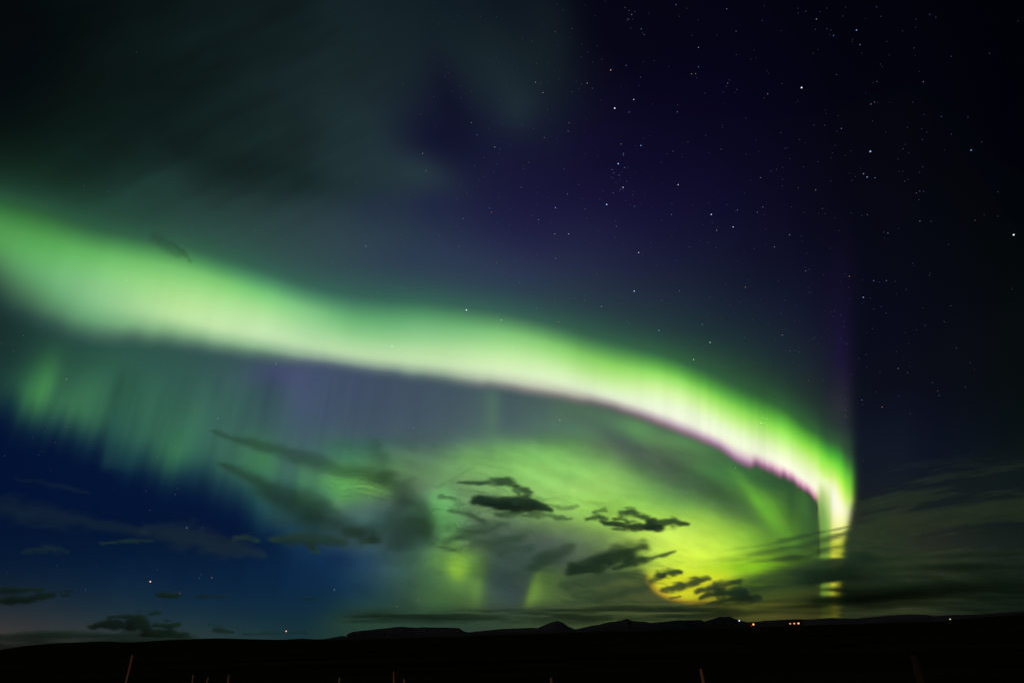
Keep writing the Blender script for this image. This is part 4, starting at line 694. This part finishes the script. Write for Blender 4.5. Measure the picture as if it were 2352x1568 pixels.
mountain('mountain', 'pointed ridge with a knob on its crest right of the cone', [(1300,1448),(1335,1441),(1362,1435),(1379,1432.5),(1392,1428),(1413,1425.6),(1426,1423.5),(1440,1419),(1452,1424.5),(1481,1426),(1498,1429.5),(1550,1430),(1600,1444)], 29000, 1600, 317)
mountain('mountain', 'low far ridge with a blunt round summit at its right end', [(1470,1440),(1493,1428.5),(1530,1426),(1559,1422),(1574,1423),(1610,1422),(1618,1426),(1636,1420),(1654,1414.5),(1675,1414),(1692,1421),(1717,1427.5),(1767,1424),(1830,1430)], 31500, 1600, 321)
mountain('mountain', 'far low hills fading into the dark on the right horizon', [(1700,1436),(1755,1424),(1822,1421),(1859,1421),(1913,1417.5),(1964,1419.5),(2023,1414),(2085,1409),(2129,1410),(2143,1413.5),(2176,1411.5),(2242,1410),(2352,1402),(2500,1394)], 34000, 1600, 325)

# ---------------- materials for small things ----------------
def plain(name, c, rough=.8, c2=None, scale=8, stretch=(1, 1, .12)):
    m = bpy.data.materials.new(name); m.use_nodes = True; n = m.node_tree; b = n.nodes['Principled BSDF']
    tc = n.nodes.new('ShaderNodeTexCoord'); mp = n.nodes.new('ShaderNodeMapping'); mp.inputs['Scale'].default_value = stretch
    ns = n.nodes.new('ShaderNodeTexNoise'); ns.inputs['Scale'].default_value = scale; r = n.nodes.new('ShaderNodeValToRGB')
    r.color_ramp.elements[0].color = (*c, 1); r.color_ramp.elements[1].color = (*(c2 or [v*.6 for v in c]), 1); r.color_ramp.elements[0].position = .3; r.color_ramp.elements[1].position = .7
    n.links.new(tc.outputs['Object'], mp.inputs[0]); n.links.new(mp.outputs[0], ns.inputs['Vector']); n.links.new(ns.outputs['Fac'], r.inputs[0]); n.links.new(r.outputs[0], b.inputs['Base Color'])
    b.inputs['Roughness'].default_value = rough
    return m
WOOD = plain('weathered_wood', (.85, .62, .38), .85, (.6, .4, .22), 60)
IRON = plain('rusty_iron', (.25, .14, .08), .7)
def tube(path, radii, n=10, wob=0, seed=0):
    P = np.array(path, float); V = []; F = []; rr = np.random.RandomState(seed)
    for i, p in enumerate(P):
        d = P[min(i+1, len(P)-1)]-P[max(i-1, 0)]; d /= np.linalg.norm(d)
        a = np.cross(d, (0, 1, .2)); a /= np.linalg.norm(a); b = np.cross(d, a)
        for k in range(n):
            t = 2*math.pi*k/n; r = radii[i]*(1+wob*rr.uniform(-1, 1))
            V.append(p+r*(math.cos(t)*a+math.sin(t)*b))
    for i in range(len(P)-1):
        for k in range(n): F.append((i*n+k, i*n+(k+1) % n, (i+1)*n+(k+1) % n, (i+1)*n+k))
    o = len(V); V.append(P[0]); V.append(P[-1])
    for k in range(n):
        F.append((o, (k+1) % n, k, o)); F.append((o+1, (len(P)-1)*n+k, (len(P)-1)*n+(k+1) % n, o+1))
    return V, F
def poly_obj(name, V, F, mat, parent=None):
    me = bpy.data.meshes.new(name); me.from_pydata([tuple(map(float, v)) for v in V], [], [tuple(dict.fromkeys(int(i) for i in f)) for f in F]); me.materials.append(mat)
    o = bpy.data.objects.new(name, me); COL.objects.link(o)
    if parent: o.parent = parent
    return o
def gz(x, y): return float(-.75*smooth(4, 15, np.hypot(x, y)))
# fence stakes: top seen at (x, y), lower point seen at (x2, y2), distance, thickness
STAKES = [
 (306,1503,290,1568,10.5,.020,'tallest fence stake, leaning right, near the left side of the bottom edge'),
 (445,1549,443,1568,15,.012,'barely visible thin stake between the tallest stake and the pair right of it'),
 (480,1555,477,1568,15.5,.016,'short leaning stake just left of the straight pale one'),
 (526,1550,525.5,1568,15.5,.021,'straight pale stake third from the left'),
 (610,1563,609,1568,16,.015,'stake whose tip only just shows at the bottom edge'),
 (778.5,1556,778.2,1568,16,.018,'thin upright stake left of the tall middle one'),
 (904,1542,904.5,1568,15,.019,'upright middle stake, tallest after the leaning left one'),
 (928.5,1559,930,1568,15.5,.026,'short stout reddish stake beside the middle one'),
 (1267,1556,1268.2,1568,15.5,.028,'short reddish stake right of the centre of the bottom edge'),
 (1610,1535,1617,1568,13.5,.024,'dim brown stake leaning left, right of centre'),
 (2098,1506,2117,1568,9.0,.034,'thick dim post leaning left near the right corner')]
for i, (x1, y1, x2, y2, dist, th, lab) in enumerate(STAKES):
    d1 = direction(x1, y1); d2 = direction(x2, y2)
    t1 = dist/math.hypot(d1[0], d1[1]); top = d1*t1+np.array([0, 0, EYE]); t2 = (dist-.03)/math.hypot(d2[0], d2[1]); low = d2*t2+np.array([0, 0, EYE])
    ax = (low-top)/np.linalg.norm(low-top)
    g = gz(top[0], top[1])-.05; L = (top[2]-g)/max(-ax[2], .3)
    base = top+ax*L
    root = empty('fence_stake', tuple(base), lab, 'fence stake', 'stakes of a broken fence along the bottom edge')
    ts = np.linspace(0, 1, 9); bend = .012*np.sin(ts*3.1+i)
    path = [(top-base)*t+np.array([bend[k], 0, 0])*(1 if k else 0) for k, t in enumerate(ts)]
    th *= 1.3
    V, F = tube(path, [th*(1.0+.12*math.sin(5*t+i)) for t in ts[:-1]]+[th*.8], 9, .10, i)
    poly_obj('pole', V, F, plain('dark_post_wood', (.07, .045, .03), .9) if i == 10 else WOOD if th < .024 else plain('red_stained_wood_%d' % i, (.75, .38, .25), .85, (.5, .25, .16), 60), root)
    # staple for the vanished wire
    hpt = (top-base)*.82; V, F = tube([hpt+np.array([-th*1.05, -th*.6, 0]), hpt+np.array([0, -th*1.35, .012]), hpt+np.array([th*1.05, -th*.6, 0])], [.002, .002, .002], 5)
    poly_obj('staple', V, F, IRON, root)

# ---------------- distant farm lights ----------------
DARKWALL = plain('dark_render', (.02, .02, .02), .9); ROOFM = plain('dark_roof', (.015, .012, .012), .8); STEEL = plain('grey_steel', (.12, .12, .12), .5)
def box(c, s):
    x, y, z = c; a, b, h_ = s[0]/2, s[1]/2, s[2]/2
    V = [(x-a, y-b, z-h_), (x+a, y-b, z-h_), (x+a, y+b, z-h_), (x-a, y+b, z-h_), (x-a, y-b, z+h_), (x+a, y-b, z+h_), (x+a, y+b, z+h_), (x-a, y+b, z+h_)]
    return V, [(0, 3, 2, 1), (4, 5, 6, 7), (0, 1, 5, 4), (1, 2, 6, 5), (2, 3, 7, 6), (3, 0, 4, 7)]
def sphere(c, r, n=10, m=6):
    V = []; F = []
    for i in range(m+1):
        for k in range(n):
            t = math.pi*i/m; p = 2*math.pi*k/n; V.append((c[0]+r*math.sin(t)*math.cos(p), c[1]+r*math.sin(t)*math.sin(p), c[2]+r*math.cos(t)))
    for i in range(m):
        for k in range(n): F.append((i*n+k, (i+1)*n+k, (i+1)*n+(k+1) % n, i*n+(k+1) % n))
    return V, F
def at_ground(px, dist):
    d = direction(px, 1436.0); s = dist/math.hypot(d[0], d[1]); return np.array([d[0]*s, d[1]*s, -.75])
def aim_z(px, py, dist):
    d = direction(px, py); return EYE+d[2]*dist/math.hypot(d[0], d[1])
def lamp_post(px, py, dist, col, s, r, label):
    b = at_ground(px, dist); z = aim_z(px, py, dist)-b[2]
    root = empty('yard_lamp', tuple(b), label, 'lamp', None, -math.atan2(b[0], b[1]))
    V, F = tube([(0, 0, 0), (0, 0, z*.5), (0, 0, z)], [.09, .07, .05], 8); poly_obj('post', V, F, STEEL, root)
    V, F = tube([(0, 0, z), (0, -.4, z+.15), (0, -.8, z+.1)], [.04, .04, .04], 6); poly_obj('arm', V, F, STEEL, root)
    V, F = sphere((0, -.95, z), r); poly_obj('lamp_glass', V, F, emit_mat('lamp_light_'+label[:5], col, s), root)
def farmhouse(px, dist, wins, label, wy=1432.0, wcol=(1, .32, .06)):
    b = at_ground(px, dist); zz = aim_z(px, wy, dist)-b[2]; rz = -math.atan2(b[0], b[1])
    root = empty('farmhouse', tuple(b), label, 'farmhouse', None, rz)
    W_, D_, Hh = 11, 8, max(zz+.5, 2.5)
    V, F = box((0, 0, Hh/2), (W_, D_, Hh)); poly_obj('wall', V, F, DARKWALL, root)
    V = [(-W_/2-.3, -D_/2-.3, Hh+.002), (W_/2+.3, -D_/2-.3, Hh+.002), (W_/2+.3, D_/2+.3, Hh+.002), (-W_/2-.3, D_/2+.3, Hh+.002), (-W_/2-.3, 0, Hh+1.6), (W_/2+.3, 0, Hh+1.6)]
    rf = poly_obj('roof', V, [(0, 1, 5, 4), (2, 3, 4, 5), (0, 4, 3), (1, 2, 5), (0, 3, 2, 1)], ROOFM, root)
    V, F = box((2, .6, Hh+1.5), (.7, .7, 1.2)); poly_obj('chimney', V, F, DARKWALL, rf)
    V, F = box((-4.3, -D_/2-.03, 1.0), (.95, .06, 2.0)); poly_obj('door', V, F, ROOFM, root)
    for k, (wx, s) in enumerate(wins):
        V, F = box((wx, -D_/2-.04, zz), (1.25, .08, .95)); fr = poly_obj('window', V, F, ROOFM, root)
        V, F = box((wx, -D_/2-.09, zz), (1.1, .02, .82)); poly_obj('pane', V, F, emit_mat('window_light_%d%d' % (px, k), wcol, 1.3*s), fr)
    return root
lamp_post(1700, 1424.5, 620, (.62, .72, 1.0), 2.4, .48, 'tall lamp with blue-white light, leftmost of the farm lights on the right')
lamp_post(1731, 1433, 560, (1, .40, .12), 2.8, .6, 'low lamp glowing strong orange between the white lamp and the farmhouse')
lamp_post(1726, 1436, 590, (1, .12, .03), .5, .3, 'tiny dull red lamp close beside the strong orange lamp')
lamp_post(2187, 1421, 640, (.8, .9, .45), 1.0, .42, 'lonely pale yellow-green lamp far off at the right')
farmhouse(1825, 520, [(-2.6, .7), (.1, 1.0), (2.9, 2.0)], 'dark low farmhouse with three orange lit windows in a row', 1431.0)
